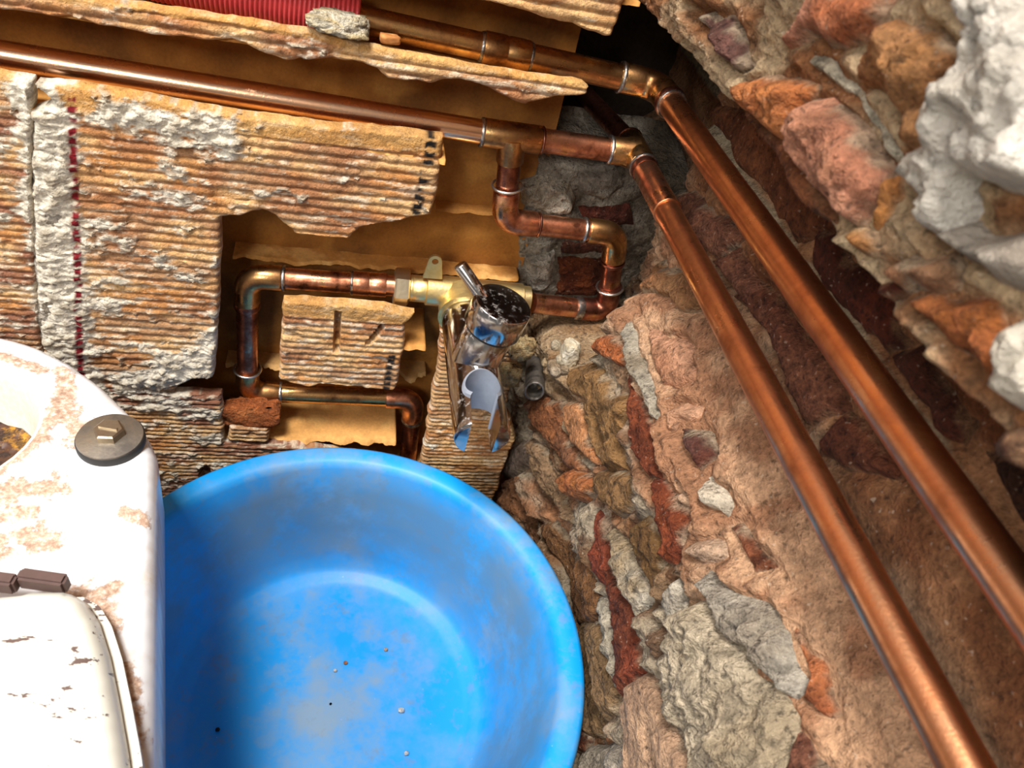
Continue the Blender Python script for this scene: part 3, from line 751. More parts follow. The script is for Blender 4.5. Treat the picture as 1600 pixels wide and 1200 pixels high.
stone('stone', D4((1000, 370), (1120, 330), (1240, 380), (1400, 380), (1440, 440), (1450, 660), (1420, 880), (1350, 780), (1160, 580), (1080, 470)), (184, 106, 42), (158, 84, 28), 0.006, 160, 0.006)
stone('stone', D4((880, 240), (1000, 130), (1180, 120), (1230, 260), (1200, 330), (1060, 330), (960, 340)), (166, 118, 80), (140, 92, 56), 0.007, 161, 0.004)
stone('plaster_patch', D4((1450, 520), (1600, 420), (1750, 480), (1750, 1000), (1540, 990), (1430, 920), (1430, 740)), (196, 184, 164), (168, 155, 136), 0.010, 162, 0.005, sc=90)
stone('stone', D4((730, 0), (850, 0), (860, 90), (830, 170), (760, 160), (720, 100)), (208, 146, 70), (186, 118, 50), 0.008, 163)
stone('mortar_patch', U4((480, 250), (560, 240), (660, 300), (760, 420), (800, 520), (900, 640), (980, 740), (900, 800), (780, 640), (700, 520), (600, 440), (500, 340)), (190, 178, 152), (168, 150, 120), 0.004, 164, 0.005)

ys = np.concatenate([np.linspace(-0.95, -0.40, 30)[:-1], np.arange(-0.40, 0.062, 0.0013), np.linspace(0.0625, 0.17, 22)])
zs = np.concatenate([np.linspace(FZ, -0.56, 18)[:-1], np.arange(-0.56, 0.03, 0.0013), np.linspace(0.0315, 0.3, 26)])
GY, GZ = np.meshgrid(ys, zs, indexing='ij'); nu, nv = GY.shape; Yv, Zv = GY.ravel(), GZ.ravel()
cover = np.zeros(len(Yv))
for q in SPOLY:
    m_ = (Yv > q[:, 0].min() - .004) & (Yv < q[:, 0].max() + .004) & (Zv > q[:, 1].min() - .004) & (Zv < q[:, 1].max() + .004)
    ii = np.nonzero(m_)[0]
    if len(ii) == 0: continue
    d_, _, _ = seg_dist(Yv[ii], Zv[ii], q); sd = np.where(inside(Yv[ii], Zv[ii], q), d_, -d_)
    cover[ii] = np.maximum(cover[ii], sstep(-0.0035, 0.0025, sd))
Xv = W0(Yv, Zv) - base_relief(Yv, Zv) * (1 - 0.8 * cover) + 0.004 * cover
n1 = fbm(Yv, Zv * 1.6, 24, 91, 5); n2 = fbm(Yv, Zv, 70, 92, 5); n3 = fbm(Yv, Zv * 1.5, 12, 93, 4)
c = lerp(lin((178, 160, 134)) * np.ones((len(Yv), 3)), lin((150, 118, 86)), sstep(-0.1, 0.25, n1))
c = lerp(c, lin((176, 112, 66)), 0.8 * sstep(0.08, 0.25, n3))
c = lerp(c, lin((104, 66, 38)), 0.8 * sstep(0.05, 0.25, n2))
pl = sstep(-0.305, -0.265, Zv + 0.03 * n3) * (1 - sstep(-0.215, -0.20, Zv))
c = lerp(c, lerp(lin((220, 172, 132)) * np.ones((len(Yv), 3)), lin((184, 132, 96)), sstep(-0.1, 0.25, n2 + n3)), pl)
hp = sstep(-0.075, -0.03, Yv) * (1 - sstep(-0.335, -0.32, Zv)) * sstep(-0.40, -0.375, Zv)
c = lerp(c, lerp(lin((206, 172, 130)) * np.ones((len(Yv), 3)), lin((164, 124, 84)), sstep(-0.1, 0.2, n2)), hp * 0.85)
ch = sstep(-0.215, -0.19, Zv) * (1 - sstep(-0.125, -0.115, Zv))
c = lerp(c, lerp(lin((176, 126, 86)) * np.ones((len(Yv), 3)), lin((138, 88, 54)), sstep(-0.1, 0.2, n1)), ch)
jn = ch * (1 - sstep(0.004, 0.008, np.abs(Zv + 0.166 + 0.006 * n3)))
c = lerp(c, lin((196, 178, 146)), jn)
up = sstep(-0.122, -0.108, Zv)
c = lerp(c, lerp(lin((196, 168, 130)) * np.ones((len(Yv), 3)), lin((150, 100, 62)), sstep(-0.12, 0.18, n1 + 0.4 * n2)), up)
c = c * 0.80
idx = np.arange(nu * nv).reshape(nu, nv)
F = np.stack([idx[:-1, :-1], idx[:-1, 1:], idx[1:, 1:], idx[1:, :-1]], -1).reshape(-1, 4)
wall_right = mesh_obj('wall_right', np.stack([Xv, Yv, Zv], 1), F, M_WALL, None, True, c)
tag(wall_right, 'rubble wall of stones, bricks and lime mortar with a long chase for two copper pipes', kind='structure')


for o in SOBJ: attach(o, wall_right)

# mortar and brick filling behind the small loop, in the corner
us = np.arange(0.085, 0.235, 0.0013); vs = np.arange(-0.345, -0.20, 0.0013); GU, GV = np.meshgrid(us, vs, indexing='ij'); nu, nv = GU.shape; U, V = GU.ravel(), GV.ravel()
edge_l = 0.117 + 0.010 * fbm(V, V * 0, 30, 201, 3) + 0.012 * sstep(-0.27, -0.33, V)
Yf = 0.047 + 0.02 * (1 - sstep(-0.004, 0.006, U - edge_l)) - 0.008 * fbm(U, V, 45, 202, 5, 0.6) - 0.003 * fbm(U, V, 160, 203, 3) + 0.05 * sstep(-0.222, -0.205, V) * sstep(0.12, 0.14, U) + 0.01 * sstep(0.19, 0.22, U) * 0
c = lerp(lin((164, 154, 138)) * np.ones((len(U), 3)), lin((112, 100, 84)), sstep(-0.15, 0.2, fbm(U, V, 45, 205, 5)))
idx = np.arange(nu * nv).reshape(nu, nv); F = np.stack([idx[:-1, :-1], idx[1:, :-1], idx[1:, 1:], idx[:-1, 1:]], -1).reshape(-1, 4)
mesh_obj('mortar_fill', np.stack([U, Yf, V], 1), F, M_MORTAR, wall_left, True, c)['label'] = 'grey rough mortar filling the corner behind the pipes'


def cpatch(name, px, y, H, seed, mat, ca_, cb_, amp=0.003):
    P = [(q[0], q[2]) for q in (at(p, 1, y) for p in px)]
    poly = ragged(P, 0.003, 0.0012, seed); U, V, D, F, E = grid_plate(poly, 0.0012, 0.0012)
    h = H * sstep(0, 0.005, D) + amp * 2 * fbm(U, V * 1.8, 110, seed, 5, 0.6) * sstep(0, 0.004, D)
    c = lerp(lin(ca_) * np.ones((len(U), 3)), lin(cb_), sstep(-0.2, 0.2, fbm(U, V, 90, seed + 2, 4)))
    Pf = np.stack([U, y - h, V], 1); back = Pf.copy(); back[:, 1] = y + 0.012
    Vv, FF, bi = add_skirt(Pf, F, E, back)
    return mesh_obj(name, Vv, FF, mat, wall_left, True, np.concatenate([c, c[bi]]))


cpatch('brick', [(872, 403), (948, 398), (950, 440), (930, 462), (866, 460)], 0.046, 0.004, 211, M_BRICK, (120, 60, 26), (92, 42, 18))
cpatch('brick', [(880, 372), (960, 376), (955, 398), (876, 396)], 0.047, 0.003, 212, M_BRICK, (104, 58, 40), (84, 48, 34))
cpatch('brick', [(905, 326), (985, 320), (990, 350), (915, 352)], 0.045, 0.003, 213, M_BRICK, (120, 60, 44), (92, 50, 38))
cpatch('stone', [(812, 285), (850, 272), (890, 285), (900, 310), (892, 332), (850, 330), (815, 318)], 0.046, 0.009, 214, M_STONE, (200, 188, 168), (160, 148, 128), 0.004)
cpatch('stone', [(822, 400), (868, 395), (862, 440), (850, 458), (824, 452)], 0.046, 0.005, 215, M_MORTAR, (190, 180, 164), (150, 140, 124))
cpatch('stone', [(905, 262), (960, 258), (975, 290), (940, 312), (905, 300)], 0.046, 0.005, 216, M_STONE, (140, 130, 116), (110, 100, 88))

# ---------------------------------------------------------------- copper pipes
R15 = 0.0075; RF = 0.0088
PY = 0.025


def ring(parent, c, d, r, mat=None, w=0.0011, tin=True, name='solder_joint'):
    d = np.array(d, float); d /= np.linalg.norm(d); c = np.array(c, float)
    return tube(name, [c - d * w, c - d * w * 0.4, c + d * w * 0.4, c + d * w], [r * 0.985, r * 1.035, r * 1.035, r * 0.985], mat or M_TIN, parent, 20)  # tinned joint


def wire_ring(parent, c, d, r, t=0.0009):
    d = np.array(d, float); d /= np.linalg.norm(d)
    a = np.cross(d, [0.3, 0.5, 0.8]); a /= np.linalg.norm(a); b = np.cross(d, a); c = np.array(c, float)
    pts = [c + r * (math.cos(k) * a + math.sin(k) * b) for k in np.linspace(0, 2 * math.pi, 29)]
    return tube('solder_ring', pts, t, M_WIRE, parent, 8, False)


def elbow(parent, a, c, b, mat, name='elbow', rb=0.012, sock=0.012):
    a, c, b = map(lambda q: np.array(q, float), (a, c, b))
    p = bend(a, c, b, rb, 12)
    d1 = (a - c) / np.linalg.norm(a - c); d2 = (b - c) / np.linalg.norm(b - c)
    path = [p[0] + d1 * sock, p[0] + d1 * (sock - 0.0006)] + p + [p[-1] + d2 * (sock - 0.0006), p[-1] + d2 * sock]
    return tube(name, path, [RF * .97, RF] + [RF] * len(p) + [RF, RF * .97], mat, parent, 24)


def tee(parent, c, axis, br, mat, la=0.016, lb=0.015):
    c = np.array(c, float); ax = np.array(axis, float); ax /= np.linalg.norm(ax); b = np.array(br, float); b /= np.linalg.norm(b)
    return multi('tee', [sweep([c - ax * la, c - ax * (la - 0.0006), c + ax * (la - 0.0006), c + ax * la], [RF * .97, RF, RF, RF * .97], 24),
                         sweep([c, c + b * 0.006, c + b * 0.0095, c + b * (lb - 0.0006), c + b * lb], [RF * 1.12, RF * 1.1, RF, RF, RF * .97], 24)], mat, parent)


def coupling(parent, c, d, L, mat, r=RF, name='coupling'):
    c = np.array(c, float); d = np.array(d, float); d /= np.linalg.norm(d)
    ks = [-1, -0.95, -0.08, -0.02, 0.02, 0.08, 0.95, 1]; rs = [r * .97, r, r, r * .96, r * .96, r, r, r * .97]
    return tube(name, [c + d * L * k for k in ks], rs, mat, parent, 24)


# upper pipe: conduit -> along the top channel -> elbow -> along the rubble wall
Z1 = -0.1425; E1 = np.array(at((1034, 128), 1, PY)); X1 = 0.1905; Z1b = -0.1545
E1 = np.array([0.1785, PY, -0.1515])
a1 = np.array([-0.10, PY, -0.1355]); up = thing('copper_pipe', 'upper copper pipe coming out of the red conduit and turning along the rubble wall', 'pipe', a1)
b1 = np.array([0.1935, -0.72, -0.149])
tube('pipe_section', [a1, E1 + (a1 - E1) * 0.07], R15, M_BRASSC, up)
tube('pipe_section', [E1 + (b1 - E1) * 0.025, E1 + (b1 - E1) * 0.3, b1], R15, M_COPW, up, 28)
elbow(up, a1, E1, b1, M_BRASSC)
d1 = (E1 - a1) / np.linalg.norm(E1 - a1); d1b = (b1 - E1) / np.linalg.norm(b1 - E1)
cc = at((792, 75), 1, PY); coupling(up, a1 + d1 * ((np.array(cc) - a1) @ d1), d1, 0.0135, M_BRASSC)
for s in (-1, 1): ring(up, a1 + d1 * ((np.array(cc) - a1) @ d1 + s * 0.0142), d1, R15 * 1.06)
ring(up, E1 - d1 * 0.0245, d1, RF * 1.02); ring(up, E1 + d1b * 0.0245, d1b, RF * 1.02, M_COPD, 0.0022); ring(up, E1 + d1b * 0.0275, d1b, RF * 0.98, M_TIN, 0.001)

# lower pipe: main run, tee down, tee in the corner, run along the rubble wall, loop to the tap
T1 = np.array(at((800, 213), 1, PY)); T2 = np.array(at((994, 240), 1, PY)); aM = np.array([-0.50, PY, -0.1785])
dm = (T2 - T1) / np.linalg.norm(T2 - T1)
low = thing('copper_pipe', 'lower copper pipe with two tees, its branch feeding the right side of the tap', 'pipe', aM)
tube('pipe_section', [aM, T1 - dm * 0.012], R15, M_COPC, low, 28)
tube('pipe_section', [T1 + dm * 0.01, T2 - dm * 0.008], R15, M_COP, low)
L1 = np.array(at((787, 345), 1, PY)); L2p = np.array(at((963, 365), 1, PY + 0.002)); L3 = np.array(at((948, 487), 1, PY + 0.002)); L4 = np.array(at((838, 474), 1, 0.02))
dd = (L1 - T1) / np.linalg.norm(L1 - T1)
tee(low, T1, dm, dd, M_BRASSC, 0.018, 0.017)
ring(low, T1 - dm * 0.019, dm, RF * 0.99); ring(low, T1 + dm * 0.019, dm, RF * 0.97, M_COPD, 0.0008)
tube('pipe_section', [T1 + dd * 0.014, L1 - dd * 0.008], R15, M_COPD, low)
b2 = np.array([0.175, -0.72, -0.1865]); bk = np.array([0.150, 0.16, -0.1965])
dr = (b2 - T2) / np.linalg.norm(b2 - T2)
tee(low, T2, dr, -dm, M_BRASSC, 0.018, 0.018)
ring(low, T2 - dm * 0.0185, dm, RF * 1.02); ring(low, T2 + dr * 0.0185, dr, RF * 1.03, M_TIN, 0.0014); ring(low, T2 + dr * 0.022, dr, R15 * 1.12, M_COPD, 0.003)
tube('pipe_section', [T2 + dr * 0.014, T2 + dr * 0.2, b2], R15, M_COPW, low, 28)
cpl = T2 + dr * 0.072; tube('pipe_section', [cpl - dr * 0.05, cpl + dr * 0.0], R15 * 1.07, M_COP, low, 24)
ring(low, cpl, dr, R15 * 1.08, M_COPW, 0.0007)
tube('pipe_section', [T2 - dr * 0.014, bk], R15 * 0.9, M_COPD, low)
ring(low, T2 - dr * 0.0185, dr, RF * 1.02, M_COPD)
elbow(low, T1, L1, L2p, M_COP); elbow(low, L1, L2p, L3, M_BRASSC); elbow(low, L2p, L3, L4, M_COPD, rb=0.010)
wire_ring(low, L1 - dd * 0.0262, dd, RF * 1.12)
de = (L2p - L1) / np.linalg.norm(L2p - L1); tube('pipe_section', [L1 + de * 0.014, L2p - de * 0.014], R15, M_COP, low)
ring(low, L1 + de * 0.0245, de, RF * 0.96, M_COPD, 0.0008); ring(low, L2p - de * 0.0245, de, RF * 1.0)
df = (L3 - L2p) / np.linalg.norm(L3 - L2p); tube('pipe_section', [L2p + df * 0.012, L3 - df * 0.012], R15, M_COPD, low)
ring(low, L2p + df * 0.0245, df, RF * 0.98, M_COPD); wire_ring(low, L3 - df * 0.0235, df, RF * 1.12)
dg = (L4 - L3) / np.linalg.norm(L4 - L3); tube('pipe_section', [L3 + dg * 0.010, L4 + dg * 0.003], R15, M_COP, low)
ring(low, L3 + dg * 0.0255, dg, RF * 1.0, M_TIN, 0.003)

# small loop to the left of the tap
K0 = np.array(at((607, 446), 1, 0.022)); K1 = np.array(at((386, 431), 1, PY)); K2 = np.array(at((387, 612), 1, PY)); K3 = np.array(at((647, 623), 1, PY + 0.004)); K4 = np.array(at((640, 720), 1, PY + 0.004)); K4[2] = -0.58
k = thing('copper_pipe', 'small copper pipe loop left of the tap, bent round the square ribbed piece', 'pipe', K1)
e0 = (K0 - K1) / np.linalg.norm(K0 - K1)
tube('pipe_section', [K1 + e0 * 0.012, K0 + e0 * 0.012], R15, M_COP, k, 24)
coupling(k, K0 - e0 * 0.013, e0, 0.0115, M_COP, RF * 0.98, 'socket'); ring(k, K0 - e0 * 0.0250, e0, RF * 0.96, M_TIN, 0.0009)
elbow(k, K0, K1, K2, M_BRASSC); ring(k, K1 + e0 * 0.0245, e0, RF * 1.0)
e1 = (K2 - K1) / np.linalg.norm(K2 - K1); tube('pipe_section', [K1 + e1 * 0.012, K2 - e1 * 0.012], R15, M_COPD, k, 24)
ring(k, K1 + e1 * 0.0248, e1, RF * 1.0, M_COPD, 0.003); wire_ring(k, K2 - e1 * 0.0243, e1, RF * 1.1)
elbow(k, K1, K2, K3, M_BRASSC); e2 = (K3 - K2) / np.linalg.norm(K3 - K2)
tube('pipe_section', [K2 + e2 * 0.012, K3 - e2 * 0.012], R15, M_BRASSC, k, 24); ring(k, K2 + e2 * 0.0245, e2, RF)
elbow(k, K2, K3, K4, M_COP); e3 = (K4 - K3) / np.linalg.norm(K4 - K3)
tube('pipe_section', [K3 + e3 * 0.012, K4], R15, M_COPD, k, 24); ring(k, K3 + e3 * 0.0245, e3, RF * 0.98, M_TIN, 0.0025)

# red corrugated conduit round the upper pipe
con = thing('corrugated_conduit', 'red corrugated plastic conduit lying over the upper pipe at the top of the photo', 'conduit', a1)
ce = np.array(at((561, 30), 1, PY)); ce = a1 + d1 * ((ce - a1) @ d1); cs = a1 - d1 * 0.30
n = int(np.linalg.norm(ce - cs) / 0.0024); pth = []; rd = []
for i in range(n * 4 + 1):
    t = i / (n * 4); pth.append(cs + (ce - cs) * t); rd.append(0.0128 - 0.0012 * (0.5 + 0.5 * math.cos(2 * math.pi * t * n)) ** 2)
tube('hose', pth, rd, M_RED, con, 28)

# ---------------------------------------------------------------- tap
BX0, BX1 = np.array(at((643, 450), 1, 0.020)), np.array(at((826, 468), 1, 0.020))
tap = thing('mixer_tap', 'chrome tap with lever knob and shower holder on a brass wall fitting', 'tap', (0.088, 0.012, -0.318))
bd = (BX1 - BX0) / np.linalg.norm(BX1 - BX0); BL = np.linalg.norm(BX1 - BX0)
S = lambda t: BX0 + bd * BL * t
multi('brass_body', [sweep([S(0.0), S(0.01), S(0.10), S(0.11), S(0.12), S(0.93), S(0.94), S(1.0)], [0.0085, 0.0095, 0.0095, 0.0095, 0.0112, 0.0112, 0.0098, 0.0098], 28),
                     sweep([(0.084, 0.02, -0.319), (0.0845, 0.006, -0.321), (0.085, 0.0055, -0.321), (0.085, 0.0015, -0.3215)], [0.0185, 0.0185, 0.0200, 0.0200], 32)], M_BRASS, tap)
N0 = BX0 - bd * 0.0125
V, F = sweep([N0, N0 + bd * 0.0012, N0 + bd * 0.0095, N0 + bd * 0.0107], [0.0122, 0.0135, 0.0135, 0.0122], 6)
o = mesh_obj('hex_nut', V, np.array(F, dtype=object), M_NUT, tap, False)
tube('thread_collar', [N0 + bd * 0.010, N0 + bd * 0.0125, N0 + bd * 0.0135, N0 + bd * 0.016], [0.0088, 0.0096, 0.0092, 0.0096], M_BRASS, tap)
# fixing lug with a hole
bm = bmesh.new(); lc = np.array(at((680, 409), 1, 0.016)); lb = np.array(at((679, 432), 1, 0.016)); ww = 0.0068
outer = [(-ww, lb[2] - lc[2] - 0.002)] + [(0.0046 * math.cos(t), 0.0046 * math.sin(t)) for t in np.linspace(math.pi * 0.95, math.pi * 0.05, 11)] + [(ww, lb[2] - lc[2] - 0.002)]
hole = [(0.0023 * math.cos(t), 0.0023 * math.sin(t)) for t in np.linspace(math.pi, -math.pi, 17)[:-1]]
fr = {}
for yy in (0.0, 0.0022):
    fr[yy] = ([bm.verts.new((lc[0] + x, lc[1] + yy, lc[2] + z)) for x, z in outer], [bm.verts.new((lc[0] + x, lc[1] + yy, lc[2] + z)) for x, z in hole])
for a_, b_ in ((0, 1),):
    for li in (0, 1):
        A_, B_ = fr[0.0][li], fr[0.0022][li]
        for i in range(len(A_)):
            j = (i + 1) % len(A_); bm.faces.new((A_[i], A_[j], B_[j], B_[i]))
for yy in (0.0, 0.0022):
    es = []
    for li in (0, 1):
        L_ = fr[yy][li]
        es += [bm.edges.get((L_[i], L_[(i + 1) % len(L_)])) for i in range(len(L_))]
    bmesh.ops.triangle_fill(bm, edges=es, use_beauty=True)
bm_obj('fixing_lug', bm, M_BRASS, tap, False)
# chrome body with a keyhole-shaped holder cut in its end
TA, TB = np.array([0.0855, 0.003, -0.3225]), np.array([0.0885, -0.103, -0.3345])
td = (TB - TA) / np.linalg.norm(TB - TA); TL = np.linalg.norm(TB - TA)
V, F = sweep([TA, TA + td * 0.002, TA + td * 0.004] + [TA + td * (0.004 + (TL - 0.0065) * i / 24) for i in range(1, 25)] + [TB - td * 0.001, TB], [0.0164, 0.0178, 0.0179] + [0.0179] * 24 + [0.0174, 0.0162], 64)
body = mesh_obj('tap_body', V, np.array(F, dtype=object), M_CHROME, tap)
HC = np.array([0.0880, -0.0755, -0.330]); RH = 0.0128
def keyhole(r, slot, z0, z1, yend):
    """vertical hole, open to the front through a slot"""
    pts = []
    a0 = math.asin(min(slot / r, 0.99))
    for t in np.linspace(-math.pi / 2 + a0, math.pi * 1.5 - a0, 41): pts.append((HC[0] + r * math.cos(t), HC[1] + r * math.sin(t)))
    sl = [(HC[0] - slot * 1.08, yend), (HC[0] + slot * 1.08, yend)]
    return pts + sl
bm = bmesh.new(); pts = keyhole(RH, 0.0086, 0, 0, -0.13)
lo_ = [bm.verts.new((x, y, -0.37)) for x, y in pts]; hi_ = [bm.verts.new((x, y, -0.29)) for x, y in pts]
for i in range(len(pts)):
    j = (i + 1) % len(pts); bm.faces.new((lo_[i], lo_[j], hi_[j], hi_[i]))
bm.faces.new(lo_[::-1]); bm.faces.new(hi_)
bmesh.ops.recalc_face_normals(bm, faces=bm.faces[:])
cm = bpy.data.meshes.new('cut'); bm.to_mesh(cm); bm.free(); co_ = bpy.data.objects.new('cut', cm); C.objects.link(co_)
md = body.modifiers.new('cut', 'BOOLEAN'); md.object = co_; md.operation = 'DIFFERENCE'; md.solver = 'EXACT'
bpy.context.view_layer.update(); dg_ = bpy.context.evaluated_depsgraph_get(); nm = bpy.data.meshes.new_from_object(body.evaluated_get(dg_))
body.modifiers.clear(); body.data = nm; nm.name = 'tap_body'
bpy.data.objects.remove(co_)
nm.polygons.foreach_set('use_smooth', np.ones(len(nm.polygons), bool)); nm.set_sharp_from_angle(angle=math.radians(40))
# grey plastic lining of the holder: a split sleeve following the hole, its upper lip proud of the chrome
bm = bmesh.new(); a0 = math.asin(0.0086 / RH); ang = np.linspace(-math.pi / 2 + a0, math.pi * 1.5 - a0, 41)
rings = []
def ztop(x): return HC[2] + math.sqrt(max(0.0179 ** 2 - (x - HC[0]) ** 2, 0)) + 0.0006
for (r, top) in ((RH + 0.0001, 0), (RH + 0.0001, 1), (RH - 0.0016, 1), (RH - 0.0016, 0)):
    rings.append([bm.verts.new((HC[0] + r * math.cos(t), HC[1] + r * math.sin(t), ztop(HC[0] + r * math.cos(t)) + (0.0008 if r < RH - 0.001 else 0.0) if top else 2 * HC[2] - ztop(HC[0] + r * math.cos(t)) + 0.002)) for t in ang])
for q in range(4):
    A_, B_ = rings[q], rings[(q + 1) % 4]
    for i in range(len(ang) - 1): bm.faces.new((A_[i], A_[i + 1], B_[i + 1], B_[i]))
for e in (0, -1): bm.faces.new([rings[q][e] for q in range(4)])
bm_obj('holder_lining', bm, M_GREY, body, True, 40)['label'] = 'grey plastic lining of the shower holder'
# neck and lever knob
KA = np.array([0.0868, -0.0445, -0.322]); KT = np.array(at((787, 474), 1, -0.046)); kd = (KT - KA) / np.linalg.norm(KT - KA); KL = np.linalg.norm(KT - KA)
S2 = lambda q: KA + kd * q
HK = 0.0200
tube('neck', [S2(0), S2(KL - HK - 0.0022), S2(KL - HK - 0.0016), S2(KL - HK - 0.0014), S2(KL - HK + 0.001)], [0.0162, 0.0162, 0.0158, 0.0140, 0.0140], M_CHROME, tap, 40)
tube('dark_seam_ring', [S2(KL - HK - 0.0020), S2(KL - HK - 0.0002)], 0.0171, M_RUBBER, tap, 40)  # black ring added to draw the dark seam under the knob
knob = tube('lever_knob', [S2(KL - HK), S2(KL - HK + 0.001), S2(KL - 0.001), S2(KL)], [0.0180, 0.0190, 0.0190, 0.0183], M_CHROME, tap, 48)
le = np.array(at((718, 413), 1, -0.033)); lb_ = S2(KL - 0.012); ld = (lb_ - le) / np.linalg.norm(lb_ - le)
tube('lever_pin', [le, le + ld * 0.0008, lb_], [0.0036, 0.0043, 0.0043], M_CHROME, knob, 24)

# old lead pipe stub in the corner
s0 = np.array(at((835, 612), 1, -0.022)); s1 = np.array(at((838, 560), 1, 0.03))
st = thing('pipe_stub', 'short grey open pipe end poking out of the rubble beside the tap', 'pipe', s0)
n_ = (s1 - s0) / np.linalg.norm(s1 - s0)
ax_a = np.cross(n_, [1.0, 0, 0]); ax_a /= np.linalg.norm(ax_a); ax_b = np.cross(n_, ax_a); Vq = []; Fq = []
prf = [(0.0080, 0.052), (0.0080, 0.001), (0.0074, 0.0), (0.0064, 0.0002), (0.0060, 0.003), (0.0058, 0.02), (0.0002, 0.02)]
for k2 in range(28):
    t = 2 * math.pi * k2 / 28
    for r, q in prf: Vq.append(s0 + n_ * q + r * (1 + 0.05 * math.sin(2 * t + 1)) * (math.cos(t) * ax_a + math.sin(t) * ax_b))
for k2 in range(28):
    for i in range(len(prf) - 1): Fq.append((k2 * 7 + i, k2 * 7 + i + 1, ((k2 + 1) % 28) * 7 + i + 1, ((k2 + 1) % 28) * 7 + i))
mesh_obj('stub_tube', Vq, np.array(Fq), M_LEAD, st)

# ---------------------------------------------------------------- loose bits
def chunk(name, c, size, seed, mat, colA, colB, rough=0.35, sub=3):
    bm = bmesh.new(); bmesh.ops.create_icosphere(bm, subdivisions=sub, radius=1.0)
    P = np.array([v.co[:] for v in bm.verts]); bmesh.ops.recalc_face_normals(bm, faces=bm.faces[:])
    n = fbm(P[:, 0] + P[:, 2] * 0.7, P[:, 1] - P[:, 2] * 0.6, 1.3, seed, 5, 0.68) + 0.5 * fbm(P[:, 1] + P[:, 2] * 0.9, P[:, 0] * 1.2 - P[:, 2], 3.1, seed + 3, 4, 0.65)
    Q = P * (1 + rough * 2 * n)[:, None]; Q = np.clip(Q, -0.82, 0.86)
    F = [[v.index for v in f.verts] for f in bm.faces]; bm.free()
    th = random.uniform(0, 6.28); ct, st_ = math.cos(th), math.sin(th)
    Qs = Q * np.array(size)
    V = np.array(c) + Qs
    cc = lerp(lin(colA) * np.ones((len(V), 3)), lin(colB), sstep(-0.2, 0.2, n))
    return mesh_obj(name, V, np.array(F), mat, None, True, cc)


fr_ = chunk('clay_fragment', at((392, 643), 1, 0.012), (0.026, 0.012, 0.0135), 301, M_BRICK, (196, 120, 66), (176, 96, 48), 0.42, 4)
tag(fr_, 'crumbly orange clay lump lying under the lower elbow', 'fragment')
cp = chunk('mortar_chip', at((527, 37), 1, 0.004), (0.019, 0.009, 0.0062), 302, M_MORTAR, (232, 222, 200), (206, 180, 130), 0.6, 4)
tag(cp, 'flaky pale mortar chip on the strip, at the end of the red conduit', 'fragment')
cb = chunk('clay_crumb', at((609, 61), 1, 0.006), (0.0065, 0.003, 0.0028), 303, M_SHELL, (206, 150, 88), (160, 100, 50), 0.35)
tag(cb, 'small splinter of clay below the upper pipe', 'fragment')


def Wfull(y, z): return W0(y, z) - base_relief(y, z)


for i, (px, py, r, ca_, lb_) in enumerate([(865, 572, 0.0055, (196, 168, 134), 'largest round tan pebble of the little heap right of the pipe stub'), (868, 580, 0.0045, (206, 184, 156), 'pale pebble at the bottom of the little heap'), (876, 562, 0.0042, (222, 206, 176), 'pebble tucked against the white mortar shard'),
                                           (882, 578, 0.0036, (190, 164, 132), 'small brown pebble under the mortar shard'), (853, 566, 0.004, (200, 170, 130), 'pebble nearest the pipe stub'), (869, 539, 0.0045, (222, 202, 168), 'flat pale pebble above the little heap')]):
    p = on_wall(px, py, Wfull); p = p - np.array(ray(px, py)) / np.linalg.norm(ray(px, py)) * r * 0.4
    tag(chunk('pebble', p, (r, r, r * 0.85), 320 + i, M_STONE, ca_, tuple(np.array(ca_) * 0.85), 0.12), lb_, 'pebble', 'pebbles beside the pipe stub')
p = on_wall(890, 553, Wfull) - ray(890, 553) * 0.008
tag(chunk('mortar_shard', p, (0.0075, 0.007, 0.013), 331, M_PLAST, (236, 224, 200), (214, 196, 164), 0.3, 4), 'pointed whitish mortar shard standing above the pebbles', 'fragment')
for i, (px, py, s, lb_) in enumerate([(816, 545, (0.011, 0.007, 0.012), 'yellowish crumbling mortar lump right of the tap holder, over the pipe stub'), (795, 585, (0.010, 0.007, 0.010), 'yellowish crumbling mortar lump left of the pipe stub')]):
    tag(chunk('mortar_lump', at((px, py), 1, -0.003), s, 341 + i, M_MORTAR, (214, 188, 138), (176, 140, 92), 0.6, 4), lb_, 'fragment')

# ---------------------------------------------------------------- toilet
TZ = -0.335
def T2d(px, z=TZ): return [(q[0], q[1]) for q in (at(p, 2, z) for p in px)]
edge = T2d([(0, 518), (30, 525), (60, 535), (110, 560), (160, 595), (205, 640), (232, 676), (243, 702), (243, 800), (242, 900), (241, 1050), (240, 1200)])
h3 = [np.array(q) for q in T2d([(0, 568), (80, 640), (0, 745)])]
def circ3(a, b, c):
    d = 2 * (a[0] * (b[1] - c[1]) + b[0] * (c[1] - a[1]) + c[0] * (a[1] - b[1]))
    ux = ((a @ a) * (b[1] - c[1]) + (b @ b) * (c[1] - a[1]) + (c @ c) * (a[1] - b[1])) / d
    uy = ((a @ a) * (c[0] - b[0]) + (b @ b) * (a[0] - c[0]) + (c @ c) * (b[0] - a[0])) / d
    return np.array([ux, uy]), np.linalg.norm(a - np.array([ux, uy]))
hc, hr = circ3(*h3)
e_a, e_b = np.array(edge[7]), np.array(edge[-1]); fdir = (e_b - e_a) / np.linalg.norm(e_b - e_a)
nrm = np.array([fdir[1], -fdir[0]]);  nrm = nrm if nrm @ (e_a - hc) > 0 else -nrm
def mir(p): p = np.array(p); return p - 2 * ((p - hc) @ nrm) * nrm
right = [np.array(p) for p in edge]; wmax = (right[-1] - hc) @ nrm
front0 = right[-1]
